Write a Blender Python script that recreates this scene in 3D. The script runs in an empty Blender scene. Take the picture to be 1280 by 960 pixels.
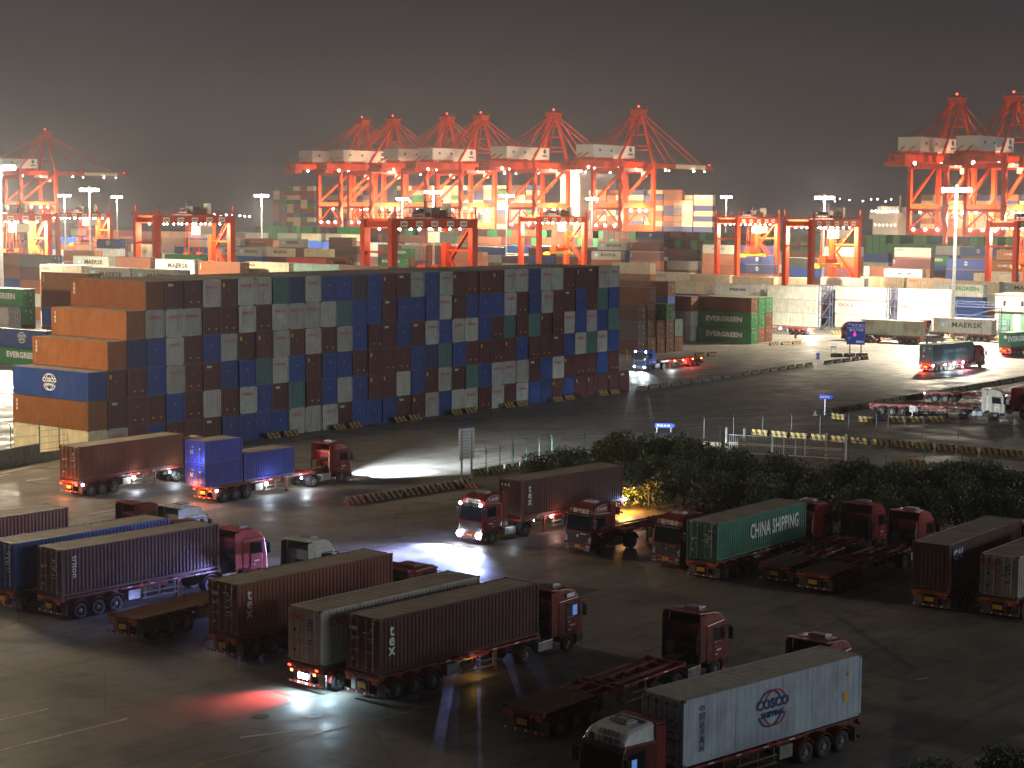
import bpy, bmesh, math, random
from mathutils import Vector, Matrix
R = math.radians
random.seed(7)
SC = bpy.context.scene
COL = SC.collection
# ------------------------------------------------------------------ camera, sky, light, exposure
CAM_H, PITCH, ROLL, FPX = 24.7776, 0.0968297, 0.0065377, 2223.49
cd = bpy.data.cameras.new('camera'); cam = bpy.data.objects.new('camera', cd); COL.objects.link(cam)
cd.sensor_width = 36; cd.lens = FPX/1280*36; cd.clip_start = 1; cd.clip_end = 9000
cam.matrix_world = Matrix.Translation((0, 0, CAM_H)) @ Matrix.Rotation(math.pi/2-PITCH, 4, 'X') @ Matrix.Rotation(ROLL, 4, 'Z')
SC.camera = cam
SC.render.engine = 'CYCLES'
cy = SC.cycles
cy.use_denoising = True
cy.max_bounces = 5; cy.diffuse_bounces = 2; cy.glossy_bounces = 2; cy.transmission_bounces = 2; cy.volume_bounces = 0
cy.sample_clamp_indirect = 3.0; cy.sample_clamp_direct = 0
cy.caustics_reflective = cy.caustics_refractive = False
SC.view_settings.view_transform = 'Standard'; SC.view_settings.look = 'None'
SC.view_settings.exposure = 0; SC.view_settings.gamma = 1
W = bpy.data.worlds.new('World'); SC.world = W; W.use_nodes = True
nt = W.node_tree; bg = nt.nodes['Background']
tc = nt.nodes.new('ShaderNodeTexCoord'); sx = nt.nodes.new('ShaderNodeSeparateXYZ')
nt.links.new(tc.outputs['Generated'], sx.inputs[0])
mx = nt.nodes.new('ShaderNodeMath'); mx.operation = 'MULTIPLY_ADD'; mx.inputs[1].default_value = 0.12
nt.links.new(sx.outputs['X'], mx.inputs[0]); nt.links.new(sx.outputs['Z'], mx.inputs[2])
rp = nt.nodes.new('ShaderNodeValToRGB'); el = rp.color_ramp.elements
el[0].position = 0.0; el[0].color = (.050, .046, .052, 1)
el[1].position = 0.5; el[1].color = (.022, .021, .026, 1)
e = el.new(.05); e.color = (.041, .038, .045, 1)
e = el.new(.12); e.color = (.033, .031, .038, 1)
cn = nt.nodes.new('ShaderNodeTexNoise'); cn.inputs['Scale'].default_value = 2.2; cn.inputs['Detail'].default_value = 3
cm = nt.nodes.new('ShaderNodeMapping'); cm.inputs['Scale'].default_value = (1, 1, 3.5); nt.links.new(tc.outputs['Generated'], cm.inputs[0]); nt.links.new(cm.outputs[0], cn.inputs['Vector'])
cr = nt.nodes.new('ShaderNodeMapRange'); cr.inputs[1].default_value = .3; cr.inputs[2].default_value = .7; cr.inputs[3].default_value = .86; cr.inputs[4].default_value = 1.16; nt.links.new(cn.outputs[0], cr.inputs[0])
cx = nt.nodes.new('ShaderNodeMix'); cx.data_type = 'RGBA'; cx.blend_type = 'MULTIPLY'; cx.inputs[0].default_value = 1; nt.links.new(rp.outputs[0], cx.inputs[6]); nt.links.new(cr.outputs[0], cx.inputs[7])
nt.links.new(mx.outputs[0], rp.inputs[0]); nt.links.new(cx.outputs[2], bg.inputs[0])
bg.inputs[1].default_value = .72
def lamp(name, kind, loc, power, color=(1, 1, 1), radius=.4, parent=None, aim=None, cone=70, blend=.6, squash=1):
    ld = bpy.data.lights.new(name, kind); ld.energy = power; ld.color = color
    if kind != 'SUN': ld.shadow_soft_size = radius
    if kind == 'SPOT': ld.spot_size = R(cone); ld.spot_blend = blend
    o = bpy.data.objects.new(name, ld); COL.objects.link(o); o.parent = parent; o.location = loc
    o.scale = (1, squash, 1)
    if aim: o.rotation_euler = Vector(aim).to_track_quat('-Z', 'Y').to_euler()
    return o
# added sun lamp as weak cool fill from behind right, no moon there (low, wide)
ml = lamp('added_cool_fill', 'SUN', (0, 0, 80), .52, (.72, .86, 1), aim=(-.80, .58, -.17)); ml.data.angle = R(14)

# ------------------------------------------------------------------ pixel helper (survey of the photo -> metres on the ground)
def U(px, py, z=0.0):
    dx, dy = px-640, py-480
    u = dx*math.cos(ROLL)+dy*math.sin(ROLL); v = -dx*math.sin(ROLL)+dy*math.cos(ROLL)
    d = Vector((u, FPX*math.cos(PITCH)-v*math.sin(PITCH), -FPX*math.sin(PITCH)-v*math.cos(PITCH)))
    return Vector((0, 0, CAM_H)) + d*((z-CAM_H)/d.z)

# ------------------------------------------------------------------ materials
MAT = {}
def nodes(m): return m.node_tree.nodes, m.node_tree.links
def mat(name, col=(.5, .5, .5), rough=.5, metal=0, emit=None, es=0, noise=.25, nscale=2.0, objcol=False, dirt=None, dirtamt=.5, dscale=.8, bump=0, spec=.5):
    if name in MAT: return MAT[name]
    m = bpy.data.materials.new(name); m.use_nodes = True; MAT[name] = m
    N, L = nodes(m); b = N['Principled BSDF']
    b.inputs['Specular IOR Level'].default_value = spec; b.inputs['Roughness'].default_value = rough; b.inputs['Metallic'].default_value = metal
    if emit:
        b.inputs['Base Color'].default_value = (.02, .02, .02, 1)
        b.inputs['Emission Color'].default_value = (*emit, 1); b.inputs['Emission Strength'].default_value = es
        m.cycles.emission_sampling = 'NONE'
        return m
    t = N.new('ShaderNodeTexCoord'); oi = N.new('ShaderNodeObjectInfo')
    ad = N.new('ShaderNodeVectorMath'); ad.operation = 'MULTIPLY_ADD'; ad.inputs[1].default_value = (1, 1, 1)
    cb = N.new('ShaderNodeCombineXYZ'); rm = N.new('ShaderNodeMath'); rm.operation = 'MULTIPLY'; rm.inputs[1].default_value = 50
    L.new(oi.outputs['Random'], rm.inputs[0]); L.new(rm.outputs[0], cb.inputs[0]); L.new(rm.outputs[0], cb.inputs[1])
    L.new(t.outputs['Object'], ad.inputs[0]); L.new(cb.outputs[0], ad.inputs[2])
    n1 = N.new('ShaderNodeTexNoise'); n1.inputs['Scale'].default_value = nscale; n1.inputs['Detail'].default_value = 6
    L.new(ad.outputs[0], n1.inputs['Vector'])
    mr = N.new('ShaderNodeMapRange'); mr.inputs[1].default_value = .25; mr.inputs[2].default_value = .75
    mr.inputs[3].default_value = 1-noise; mr.inputs[4].default_value = 1+noise
    L.new(n1.outputs[0], mr.inputs[0])
    mu = N.new('ShaderNodeMix'); mu.data_type = 'RGBA'; mu.blend_type = 'MULTIPLY'; mu.inputs[0].default_value = 1
    if objcol: L.new(oi.outputs['Color'], mu.inputs[6])
    else: mu.inputs[6].default_value = (*col, 1)
    L.new(mr.outputs[0], mu.inputs[7]); out = mu.outputs[2]
    if dirt:
        n2 = N.new('ShaderNodeTexNoise'); n2.inputs['Scale'].default_value = dscale; n2.inputs['Detail'].default_value = 9; n2.inputs['Roughness'].default_value = .7
        mp = N.new('ShaderNodeMapping'); mp.inputs['Scale'].default_value = (1.6, 1.6, .35)
        L.new(ad.outputs[0], mp.inputs[0]); L.new(mp.outputs[0], n2.inputs['Vector'])
        m2 = N.new('ShaderNodeMapRange'); m2.inputs[1].default_value = .52; m2.inputs[2].default_value = .78; m2.inputs[4].default_value = dirtamt
        L.new(n2.outputs[0], m2.inputs[0])
        mi = N.new('ShaderNodeMix'); mi.data_type = 'RGBA'; L.new(m2.outputs[0], mi.inputs[0]); L.new(out, mi.inputs[6]); mi.inputs[7].default_value = (*dirt, 1)
        out = mi.outputs[2]
        if objcol:        # thin rust runs down the sheets
            n3 = N.new('ShaderNodeTexNoise'); n3.inputs['Scale'].default_value = 1; n3.inputs['Detail'].default_value = 4
            m3 = N.new('ShaderNodeMapping'); m3.inputs['Scale'].default_value = (5.5, 5.5, .22); L.new(ad.outputs[0], m3.inputs[0]); L.new(m3.outputs[0], n3.inputs['Vector'])
            r3 = N.new('ShaderNodeMapRange'); r3.inputs[1].default_value = .57; r3.inputs[2].default_value = .74; r3.inputs[4].default_value = dirtamt*.8; L.new(n3.outputs[0], r3.inputs[0])
            i3 = N.new('ShaderNodeMix'); i3.data_type = 'RGBA'; L.new(r3.outputs[0], i3.inputs[0]); L.new(out, i3.inputs[6]); i3.inputs[7].default_value = (.085, .045, .03, 1); out = i3.outputs[2]
    L.new(out, b.inputs['Base Color'])
    mr2 = N.new('ShaderNodeMapRange'); mr2.inputs[3].default_value = max(.05, rough-.12); mr2.inputs[4].default_value = min(1, rough+.15)
    L.new(n1.outputs[0], mr2.inputs[0]); L.new(mr2.outputs[0], b.inputs['Roughness'])
    if bump:
        bp = N.new('ShaderNodeBump'); bp.inputs['Strength'].default_value = bump; L.new(n1.outputs[0], bp.inputs['Height']); L.new(bp.outputs[0], b.inputs['Normal'])
    return m
BOXP = mat('container_paint', objcol=True, rough=.42, noise=.16, nscale=1.1, dirt=(.12, .055, .03), dirtamt=.55)
ROOFP = mat('dusty_container_roof', (.24, .205, .17), rough=.75, noise=.3, nscale=.7, dirt=(.10, .06, .04), dirtamt=.6)
GREYST = mat('galvanised_steel', (.35, .35, .36), rough=.4, metal=.6)
BLACK = mat('black_rubber', (.022, .022, .024), rough=.8, noise=.3)
DARKST = mat('dark_chassis_steel', (.035, .035, .038), rough=.55, dirt=(.08, .06, .045), dirtamt=.5)
REDST = mat('red_trailer_paint', (.21, .028, .02), rough=.5, dirt=(.13, .075, .05), dirtamt=.8, dscale=1.6)
CABP = mat('cab_paint', objcol=True, rough=.3, noise=.12, dirt=(.10, .07, .055), dirtamt=.5)
GLASS = mat('dark_glass', (.01, .013, .018), rough=.05, noise=.05, spec=.22)
CHROME = mat('bright_metal', (.6, .6, .62), rough=.2, metal=.9)
WHITEL = mat('white_lettering', (.78, .77, .74), rough=.55, noise=.15)
REDL = mat('red_lettering', (.62, .05, .03), rough=.55, noise=.15)
NAVYL = mat('navy_lettering', (.02, .03, .14), rough=.55, noise=.15)
BLACKL = mat('black_lettering', (.03, .03, .03), rough=.55, noise=.15)
GREENL = mat('green_lettering', (.05, .36, .12), rough=.55, noise=.15)
YEL = mat('yellow_plate', (.70, .42, .03), rough=.5, noise=.15)
SKYL = mat('pale_blue_panel', (.30, .52, .66), rough=.5, noise=.1)
WOOD = mat('trailer_deck_boards', (.16, .085, .05), rough=.7, noise=.4, nscale=3)
CRANE = mat('orange_crane_paint', (.52, .042, .008), rough=.5, noise=.12, dirt=(.25, .03, .012), dirtamt=.4, spec=.15)
WHITEP = mat('white_paint', (.62, .60, .55), rough=.45, noise=.08, dirt=(.4, .33, .26), dirtamt=.35)
CREAMP = mat('cream_paint', (.66, .58, .43), rough=.5, noise=.1)
SPREAD = mat('yellow_spreader_paint', (.75, .33, .02), rough=.45)
REFL = mat('red_white_strip', (.7, .06, .04), rough=.35)
E_WHITE = mat('lamp_white', emit=(1, .93, .82), es=60)
E_COOL = mat('lamp_cool', emit=(.75, .85, 1), es=26)
E_HEAD = mat('lamp_head', emit=(.80, .86, 1), es=90)
E_RED = mat('lamp_red', emit=(1, .05, .03), es=9)
E_AMB = mat('lamp_amber', emit=(1, .45, .1), es=10)
E_GRN = mat('lamp_green', emit=(.2, 1, .4), es=3)
E_BLUE = mat('lit_cab_screen', emit=(.16, .33, .85), es=.55)
E_WARM = mat('lit_window', emit=(1, .86, .55), es=2.5)

# ------------------------------------------------------------------ mesh helpers
class MB:
    def __init__(s): s.v = []; s.f = []; s.m = []
    def add(s, vs, fs, m=0):
        k = len(s.v); s.v += [tuple(p) for p in vs]
        for f in fs: s.f.append([i+k for i in f]); s.m.append(m)
        return s
    def hexa(s, p, m=0): return s.add(p, [(3, 2, 1, 0), (4, 5, 6, 7), (0, 1, 5, 4), (1, 2, 6, 5), (2, 3, 7, 6), (3, 0, 4, 7)], m)
    def box(s, x0, x1, y0, y1, z0, z1, m=0):
        return s.hexa([(x0, y0, z0), (x1, y0, z0), (x1, y1, z0), (x0, y1, z0), (x0, y0, z1), (x1, y0, z1), (x1, y1, z1), (x0, y1, z1)], m)
    def bar(s, a, b, w, h=None, m=0):
        a, b = Vector(a), Vector(b); h = h or w; d = (b-a).normalized()
        up = Vector((0, 0, 1)) if abs(d.z) < .95 else Vector((1, 0, 0))
        r = d.cross(up).normalized()*w/2; q = r.cross(d).normalized()*h/2
        return s.hexa([a-r-q, a+r-q, a+r+q, a-r+q, b-r-q, b+r-q, b+r+q, b-r+q], m)
    def cyl(s, a, b, r, n=14, m=0, r2=None, caps=True):
        a, b = Vector(a), Vector(b); r2 = r if r2 is None else r2; d = (b-a).normalized()
        up = Vector((0, 0, 1)) if abs(d.z) < .95 else Vector((1, 0, 0))
        e1 = d.cross(up).normalized(); e2 = d.cross(e1)
        vs = []
        for c, rr in ((a, r), (b, r2)):
            for i in range(n):
                t = 2*math.pi*i/n; vs.append(c+(e1*math.cos(t)+e2*math.sin(t))*rr)
        fs = [(i, (i+1) % n, n+(i+1) % n, n+i) for i in range(n)]
        if caps: fs += [tuple(range(n))[::-1], tuple(range(n, 2*n))]
        return s.add(vs, fs, m)
    def prism(s, poly, y0, y1, m=0):          # outline in XZ swept along Y
        n = len(poly); vs = [(x, y0, z) for x, z in poly]+[(x, y1, z) for x, z in poly]
        return s.add(vs, [(i, (i+1) % n, n+(i+1) % n, n+i) for i in range(n)]+[tuple(range(n))[::-1], tuple(range(n, 2*n))], m)
    def lathe(s, prof, c, n=24, m=0):         # (radius, y) around the Y axis through c
        vs = []; k = len(prof)
        for i in range(n):
            t = 2*math.pi*i/n
            for r, y in prof: vs.append((c[0]+r*math.cos(t), c[1]+y, c[2]+r*math.sin(t)))
        fs = [(i*k+j, ((i+1) % n)*k+j, ((i+1) % n)*k+j+1, i*k+j+1) for i in range(n) for j in range(k-1)]
        return s.add(vs, fs, m)
    def sphere(s, c, r, m=0, n=10):
        vs = []; fs = []
        for i in range(n+1):
            a = math.pi*i/n
            for j in range(n): b = 2*math.pi*j/n; vs.append((c[0]+r*math.sin(a)*math.cos(b), c[1]+r*math.sin(a)*math.sin(b), c[2]+r*math.cos(a)))
        for i in range(n):
            for j in range(n): fs.append((i*n+j, i*n+(j+1) % n, (i+1)*n+(j+1) % n, (i+1)*n+j))
        return s.add(vs, fs, m)
    def corr(s, p0, ex, en, L, z0, z1, period, depth, m=0, ez=Vector((0, 0, 1))):   # corrugated sheet
        p0, ex, en = Vector(p0), Vector(ex), Vector(en); k = max(2, round(L/period)); w = L/k
        prof = []
        for i in range(k):
            for u, d in ((0, 0), (.32, 0), (.5, -depth), (.82, -depth)): prof.append(((i+u)*w, d))
        prof.append((L, 0)); vs = []
        for u, d in prof: vs.append(p0+ex*u+en*d+ez*z0); vs.append(p0+ex*u+en*d+ez*z1)
        return s.add(vs, [(2*i, 2*i+2, 2*i+3, 2*i+1) for i in range(len(prof)-1)], m)
    def mesh(s, name, mats, bevel=0, smooth=False):
        me = bpy.data.meshes.new(name); me.from_pydata(s.v, [], s.f)
        for m in mats: me.materials.append(m)
        for p, i in zip(me.polygons, s.m): p.material_index = i
        bm = bmesh.new(); bm.from_mesh(me)
        bmesh.ops.recalc_face_normals(bm, faces=bm.faces)
        if bevel:
            bmesh.ops.remove_doubles(bm, verts=bm.verts, dist=1e-5)
            es = [e for e in bm.edges if len(e.link_faces) == 2 and e.calc_face_angle(0) > .35]
            bmesh.ops.bevel(bm, geom=es, offset=bevel, segments=2, profile=.6, affect='EDGES', clamp_overlap=True)
        bm.to_mesh(me); bm.free()
        if smooth:
            for p in me.polygons: p.use_smooth = True
        me.update(); return me
def obj(name, me, parent=None, mtx=None, color=None):
    o = bpy.data.objects.new(name, me); COL.objects.link(o)
    if parent: o.parent = parent
    if mtx is not None: o.matrix_basis = mtx
    if color: o.color = (*color, 1)
    return o
def tag(o, label=None, cat=None, group=None, kind=None):
    if label: o['label'] = label
    if cat: o['category'] = cat
    if group: o['group'] = group
    if kind: o['kind'] = kind
    return o
def empty(name, loc, yaw=0): return obj(name, None, None, Matrix.Translation(loc) @ Matrix.Rotation(yaw, 4, 'Z'))
def frame(o, ex, ey):     # matrix with the text plane's x along ex and y along ey
    ex, ey = Vector(ex).normalized(), Vector(ey).normalized(); ez = ex.cross(ey)
    m = Matrix((ex, ey, ez)).transposed().to_4x4(); m.translation = Vector(o); return m
TXT = {}
def text_mesh(body, size, m, xs=1.0, bold=0.0, align='CENTER'):
    key = (body, size, m.name, xs, bold, align)
    if key not in TXT:
        cu = bpy.data.curves.new('lettering', 'FONT'); cu.body = body; cu.size = size; cu.extrude = .006; cu.offset = bold
        cu.align_x = align; cu.align_y = 'CENTER'; cu.resolution_u = 2; cu.space_character = 1.05
        t = bpy.data.objects.new('lettering', cu); COL.objects.link(t)
        dg = bpy.context.evaluated_depsgraph_get(); dg.update()
        me = bpy.data.meshes.new_from_object(t.evaluated_get(dg)); bpy.data.objects.remove(t)
        for v in me.vertices: v.co.x *= xs
        me.materials.clear(); me.materials.append(m); TXT[key] = me
    return TXT[key]
def text(body, size, m, parent, o, ex=(1, 0, 0), ey=(0, 0, 1), xs=1.0, bold=0.0, align='CENTER', name='lettering'):
    return obj(name, text_mesh(body, size, m, xs, bold, align), parent, frame(o, ex, ey))

# ------------------------------------------------------------------ setting: ground, water, markings
A = 0.89320
NV = Vector((-math.sin(A), math.cos(A), 0)); RV = Vector((math.cos(A), math.sin(A), 0))   # container axis / across the rows
O0 = Vector((14.6438, 244.0824, 0)); YAW_Y = math.atan2(-NV.y, -NV.x)
QUAY0 = Vector((64, 930, 0))          # landside rail under the sixth quay crane
def ground_mat():
    m = bpy.data.materials.new('yard_concrete'); m.use_nodes = True; N, L = nodes(m); b = N['Principled BSDF']
    t = N.new('ShaderNodeTexCoord'); mp = N.new('ShaderNodeMapping'); mp.inputs['Rotation'].default_value = (0, 0, -R(50))
    L.new(t.outputs['Object'], mp.inputs[0])
    def noise(s, d, r=.6):
        n = N.new('ShaderNodeTexNoise'); n.inputs['Scale'].default_value = s; n.inputs['Detail'].default_value = d; n.inputs['Roughness'].default_value = r
        L.new(mp.outputs[0], n.inputs['Vector']); return n.outputs[0]
    def rng(i, a, b_, c, d):
        q = N.new('ShaderNodeMapRange'); q.inputs[1].default_value = a; q.inputs[2].default_value = b_; q.inputs[3].default_value = c; q.inputs[4].default_value = d
        L.new(i, q.inputs[0]); return q.outputs[0]
    def mul(c, f):
        q = N.new('ShaderNodeMix'); q.data_type = 'RGBA'; q.blend_type = 'MULTIPLY'; q.inputs[0].default_value = 1
        if isinstance(c, tuple): q.inputs[6].default_value = c
        else: L.new(c, q.inputs[6])
        L.new(f, q.inputs[7]); return q.outputs[2]
    c = mul((.20, .178, .152, 1), rng(noise(.05, 5), .3, .7, .72, 1.25))
    c = mul(c, rng(noise(.6, 8, .7), .3, .7, .82, 1.14))
    c = mul(c, rng(noise(.22, 3, .5), .56, .68, 1, .66))
    c = mul(c, rng(noise(9, 4, .7), .3, .7, .88, 1.1))
    br = N.new('ShaderNodeTexBrick'); br.offset = 0; br.inputs['Scale'].default_value = 1; br.inputs['Mortar Size'].default_value = .035
    br.inputs['Brick Width'].default_value = 5; br.inputs['Row Height'].default_value = 5
    for k, v in (('Color1', (1, 1, 1, 1)), ('Color2', (.76, .75, .74, 1)), ('Mortar', (.42, .42, .42, 1))): br.inputs[k].default_value = v
    wn = N.new('ShaderNodeTexNoise'); wn.inputs['Scale'].default_value = .8; L.new(mp.outputs[0], wn.inputs['Vector'])
    va = N.new('ShaderNodeVectorMath'); va.operation = 'MULTIPLY_ADD'; va.inputs[1].default_value = (.12, .12, 0); L.new(wn.outputs[1], va.inputs[0]); L.new(mp.outputs[0], va.inputs[2])
    L.new(va.outputs[0], br.inputs['Vector'])
    c = mul(c, br.outputs['Color'])
    vo = N.new('ShaderNodeTexVoronoi'); vo.feature = 'DISTANCE_TO_EDGE'; vo.inputs['Scale'].default_value = .085
    L.new(va.outputs[0], vo.inputs['Vector']); c = mul(c, rng(vo.outputs['Distance'], .0, .006, .5, 1))
    ms = N.new('ShaderNodeMapping'); ms.inputs['Scale'].default_value = (.05, 1.1, 1); L.new(mp.outputs[0], ms.inputs[0])
    ns = N.new('ShaderNodeTexNoise'); ns.inputs['Scale'].default_value = 1; ns.inputs['Detail'].default_value = 5; L.new(ms.outputs[0], ns.inputs['Vector'])
    c = mul(c, rng(ns.outputs[0], .53, .66, 1, .66))
    sp = N.new('ShaderNodeTexVoronoi'); sp.inputs['Scale'].default_value = .33; L.new(mp.outputs[0], sp.inputs['Vector'])
    c = mul(c, rng(sp.outputs['Distance'], .10, .24, .62, 1))
    L.new(c, b.inputs['Base Color'])
    L.new(rng(noise(.25, 5), .35, .65, .42, .75), b.inputs['Roughness'])
    bp = N.new('ShaderNodeBump'); bp.inputs['Strength'].default_value = .25; bp.inputs['Distance'].default_value = .03; L.new(noise(3, 6), bp.inputs['Height']); L.new(bp.outputs[0], b.inputs['Normal'])
    return m
GROUND = ground_mat()
qe = QUAY0+RV*40
g = MB(); g.add([qe+NV*1500, qe-NV*1400, qe-NV*1400-RV*1500, qe+NV*1500-RV*1500], [(0, 1, 2, 3)])
g.add([qe+NV*1500, qe-NV*1400, qe-NV*1400-Vector((0, 0, 6)), qe+NV*1500-Vector((0, 0, 6))], [(0, 1, 2, 3)])
tag(obj('ground', g.mesh('ground', [GROUND])), kind='structure')
wm = mat('harbour_water', (.012, .016, .02), rough=.12, noise=.2, nscale=.05, bump=.3)
g = MB(); g.add([(-2400, 500, -4), (2400, 500, -4), (2400, 3000, -4), (-2400, 3000, -4)], [(0, 1, 2, 3)])
tag(obj('water', g.mesh('water', [wm])), kind='structure')
LINEW = mat('worn_line_paint', (.55, .52, .46), rough=.7, noise=.5, nscale=4); LINEY = mat('worn_yellow_line_paint', (.40, .22, .03), rough=.7, noise=.5, nscale=4)
PATCH = mat('dark_ground_patch', (.07, .065, .06), rough=.6, noise=.3)
g = MB()
def line(a, b, w=.18, m=0, z=.006):
    a, b = Vector(a), Vector(b); d = (b-a).normalized(); r = Vector((-d.y, d.x, 0))*w/2
    p = [a-r, b-r, b+r, a+r]; g.add([(q.x, q.y, z) for q in p], [(0, 1, 2, 3)], m)
def pl(x0, y0, x1, y1, w=.18, m=0): line(U(x0, y0), U(x1, y1), w, m)
for q in ((0, 938, 160, 898), (0, 900, 60, 886), (240, 958, 450, 904, .15, 1), (450, 904, 560, 878, .12, 1), (300, 922, 386, 911), (386, 911, 397, 913), (676, 690, 697, 685), (710, 710, 718, 712, .25, 1),
          (655, 692, 676, 690, .2, 1), (0, 592, 40, 583), (33, 601, 62, 597), (100, 645, 180, 630, .1), (870, 830, 930, 815, .1, 1), (1145, 850, 1160, 847, .12),
          (0, 545+50, 12, 592), (985, 500, 1030, 498), (1115, 470, 1132, 468, .5), (1180, 466, 1222, 472, .2), (1215, 548, 1235, 546, .4), (1000, 486, 1018, 484, .5), (1026, 480, 1036, 479, .3),
          (920, 520, 985, 512), (940, 545, 1010, 538), (1040, 470, 1062, 466, .3), (1085, 452, 1120, 455, .2), (1120, 455, 1275, 460, .2), (0, 660, 60, 640, .1), (620, 862, 700, 838, .1, 1),
          (345, 818, 380, 808, .12, 1), (860, 470, 900, 466, .3), (930, 490, 990, 484, .2), (560, 655, 620, 640, .1, 1), (330, 600, 430, 585, .12)): pl(*q)
for k in range(7): pl(860+k*60, 536-k*2, 888+k*60, 533-k*2, .16)
tag(obj('road_markings', g.mesh('road_markings', [LINEW, LINEY])), kind='structure')
g = MB()
for px, py, w, h in ((724, 738, 2.0, 2.2), (356, 868, 1.6, .25), (1160, 541, 1.2, 1.0), (300, 760, 1.5, 1.0)):
    c = U(px, py); d = Vector((.64, .77, 0)); r = Vector((.77, -.64, 0))
    g.add([c-d*h/2-r*w/2, c-d*h/2+r*w/2, c+d*h/2+r*w/2, c+d*h/2-r*w/2], [(0, 1, 2, 3)])
for v in range(len(g.v)): g.v[v] = (g.v[v][0], g.v[v][1], .005)
tag(obj('tarmac_patches', g.mesh('tarmac_patches', [PATCH])), kind='structure')
for i, (px, py) in enumerate(((325, 896), (392, 895))):
    c = U(px, py); g = MB(); g.cyl((0, 0, .003), (0, 0, .02), .45, 20)
    tag(obj('manhole_cover', g.mesh('manhole_cover', [DARKST]), None, Matrix.Translation(c)), ['round dark manhole cover in the yard left of the red-lit one', 'round manhole cover lit red behind the pale container lorry'][i], 'manhole cover')
# ------------------------------------------------------------------ haze
hz = MB(); hz.box(-2500, 2500, -60, 3100, -6, 96)
hm = bpy.data.materials.new('night_haze'); hm.use_nodes = True; N, L = nodes(hm); N.remove(N['Principled BSDF'])
pv = N.new('ShaderNodeVolumePrincipled'); pv.inputs['Color'].default_value = (.86, .88, .97, 1); pv.inputs['Density'].default_value = .00018; pv.inputs['Anisotropy'].default_value = .6
L.new(pv.outputs[0], N['Material Output'].inputs['Volume'])
tag(obj('haze', hz.mesh('haze', [hm])), kind='stuff')
# ------------------------------------------------------------------ containers
CW, CH, CL = 2.438, 2.896, 12.19
def door_part(g, x, y0, y1, z0, z1, sx, m=0):       # one ribbed door leaf on the plane x, facing sx
    a, b = sorted((x, x+sx*.04)); g.box(a, b, y0, y1, z0, z1, m)
    for k in range(4):
        z = z0+.22+k*(z1-z0-.3)/4
        c, d = sorted((x+sx*.04, x+sx*.065)); g.box(c, d, y0+.08, y1-.08, z, z+(z1-z0)/4-.28, m)
def rods(g, x, ys, z0, z1, sx, m):
    for y in ys:
        g.cyl((x+sx*.10, y, z0), (x+sx*.10, y, z1), .028, 8, m)
        for f in (.06, .36, .64, .94): g.box(min(x+sx*.03, x+sx*.13), max(x+sx*.03, x+sx*.13), y-.06, y+.06, z0+(z1-z0)*f-.035, z0+(z1-z0)*f+.035, m)
    for y in ys[::2]: g.box(min(x+sx*.07, x+sx*.12), max(x+sx*.07, x+sx*.12), y, y+.42, z0+.95, z0+1.0, m)
BODY = {}
def body_mesh(L=CL, H=CH, door=0, built_in=True, reefer=False):
    """door: 0 -> doors at x=0, 1 -> doors at x=L, None -> corrugated both ends"""
    key = (L, H, door, built_in, reefer)
    if key in BODY: return BODY[key]
    g = MB(); w = CW; p = .13
    for x in (0, L-p):
        for y in (0, w-p): g.box(x, x+p, y, y+p, .119, H-.119)
    for y in (0, w-.1): g.box(p, L-p, y+.005, y+.095, .02, .17); g.box(p, L-p, y+.012, y+.088, H-.10, H-.02)
    for x in (0, L-.1): g.box(x+.01, x+.09, p, w-p, .02, .17); g.box(x+.01, x+.09, p, w-p, H-.14, H-.02)
    for x in (-.006, L-.172):                    # corner castings
        for y in (-.006, w-.156):
            for z in (-.004, H-.114): g.box(x, x+.178, y, y+.162, z, z+.118, 2)
    z0, z1 = .16, H-.09; per, dep = (.42, .012) if reefer else (.278, .045)
    g.corr((p, .03 if not reefer else .015, 0), (1, 0, 0), (0, -1, 0), L-2*p, z0, z1, per, dep)
    g.corr((p, w-.03, 0), (1, 0, 0), (0, 1, 0), L-2*p, z0, z1, per, dep)
    # roof: shallow pressed ribs across the width
    g.corr((p, .06, 0), (1, 0, 0), (0, 0, 1), L-2*p, 0, w-.12, .55, .02 if not reefer else .006, 1, ez=Vector((0, 1, 0)))
    for i in range(len(g.v)-1):
        pass
    k0 = len(g.v)
    for e in (0, 1):
        x = .03 if e == 0 else L-.03; sx = -1 if e == 0 else 1
        if door == e:
            if built_in:
                for a, b in ((p, w/2-.01), (w/2+.01, w-p)): door_part(g, x-sx*.04, a, b, .17, H-.14, sx)
                rods(g, x, (.42, .92, w-.92, w-.42), .14, H-.12, sx, 2)
                for yy, zz, hh in ((.55, H-.75, .16), (w-.9, H-.6, .1), (w-.9, H-.9, .1), (w-.85, H-1.15, .18), (w-.8, .9, .25)):
                    a, b = sorted((x+sx*.03, x+sx*.036)); g.box(a, b, yy-.14, yy+.14, zz, zz+hh, 3)
            else: g.box(min(x-sx*.05, x-sx*.09), max(x-sx*.05, x-sx*.09), p, w-p, .17, H-.14)
        else:
            g.corr((x-sx*.005, p, 0), (0, 1, 0), (sx, 0, 0), w-2*p, .17, H-.14, .29, .05)
    # floor plate
    g.box(.1, L-.1, .1, w-.1, .10, .15)
    # lift the roof sheet to its height
    for f, m in zip(g.f, g.m):
        if m == 1:
            for i in f:
                x, y, z = g.v[i]
                if z < .5: g.v[i] = (x, y, z+H-.03)
    me = g.mesh('container_body', [BOXP, ROOFP if not reefer else mat('reefer_roof', (.35, .33, .31), rough=.6, noise=.25, dirt=(.12, .09, .07), dirtamt=.6), mat('corner_casting_steel', (.10, .085, .075), rough=.6, noise=.3), WHITEL])
    BODY[key] = me; return me
def place(origin, yaw): return Matrix.Translation(origin) @ Matrix.Rotation(yaw, 4, 'Z')
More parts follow.
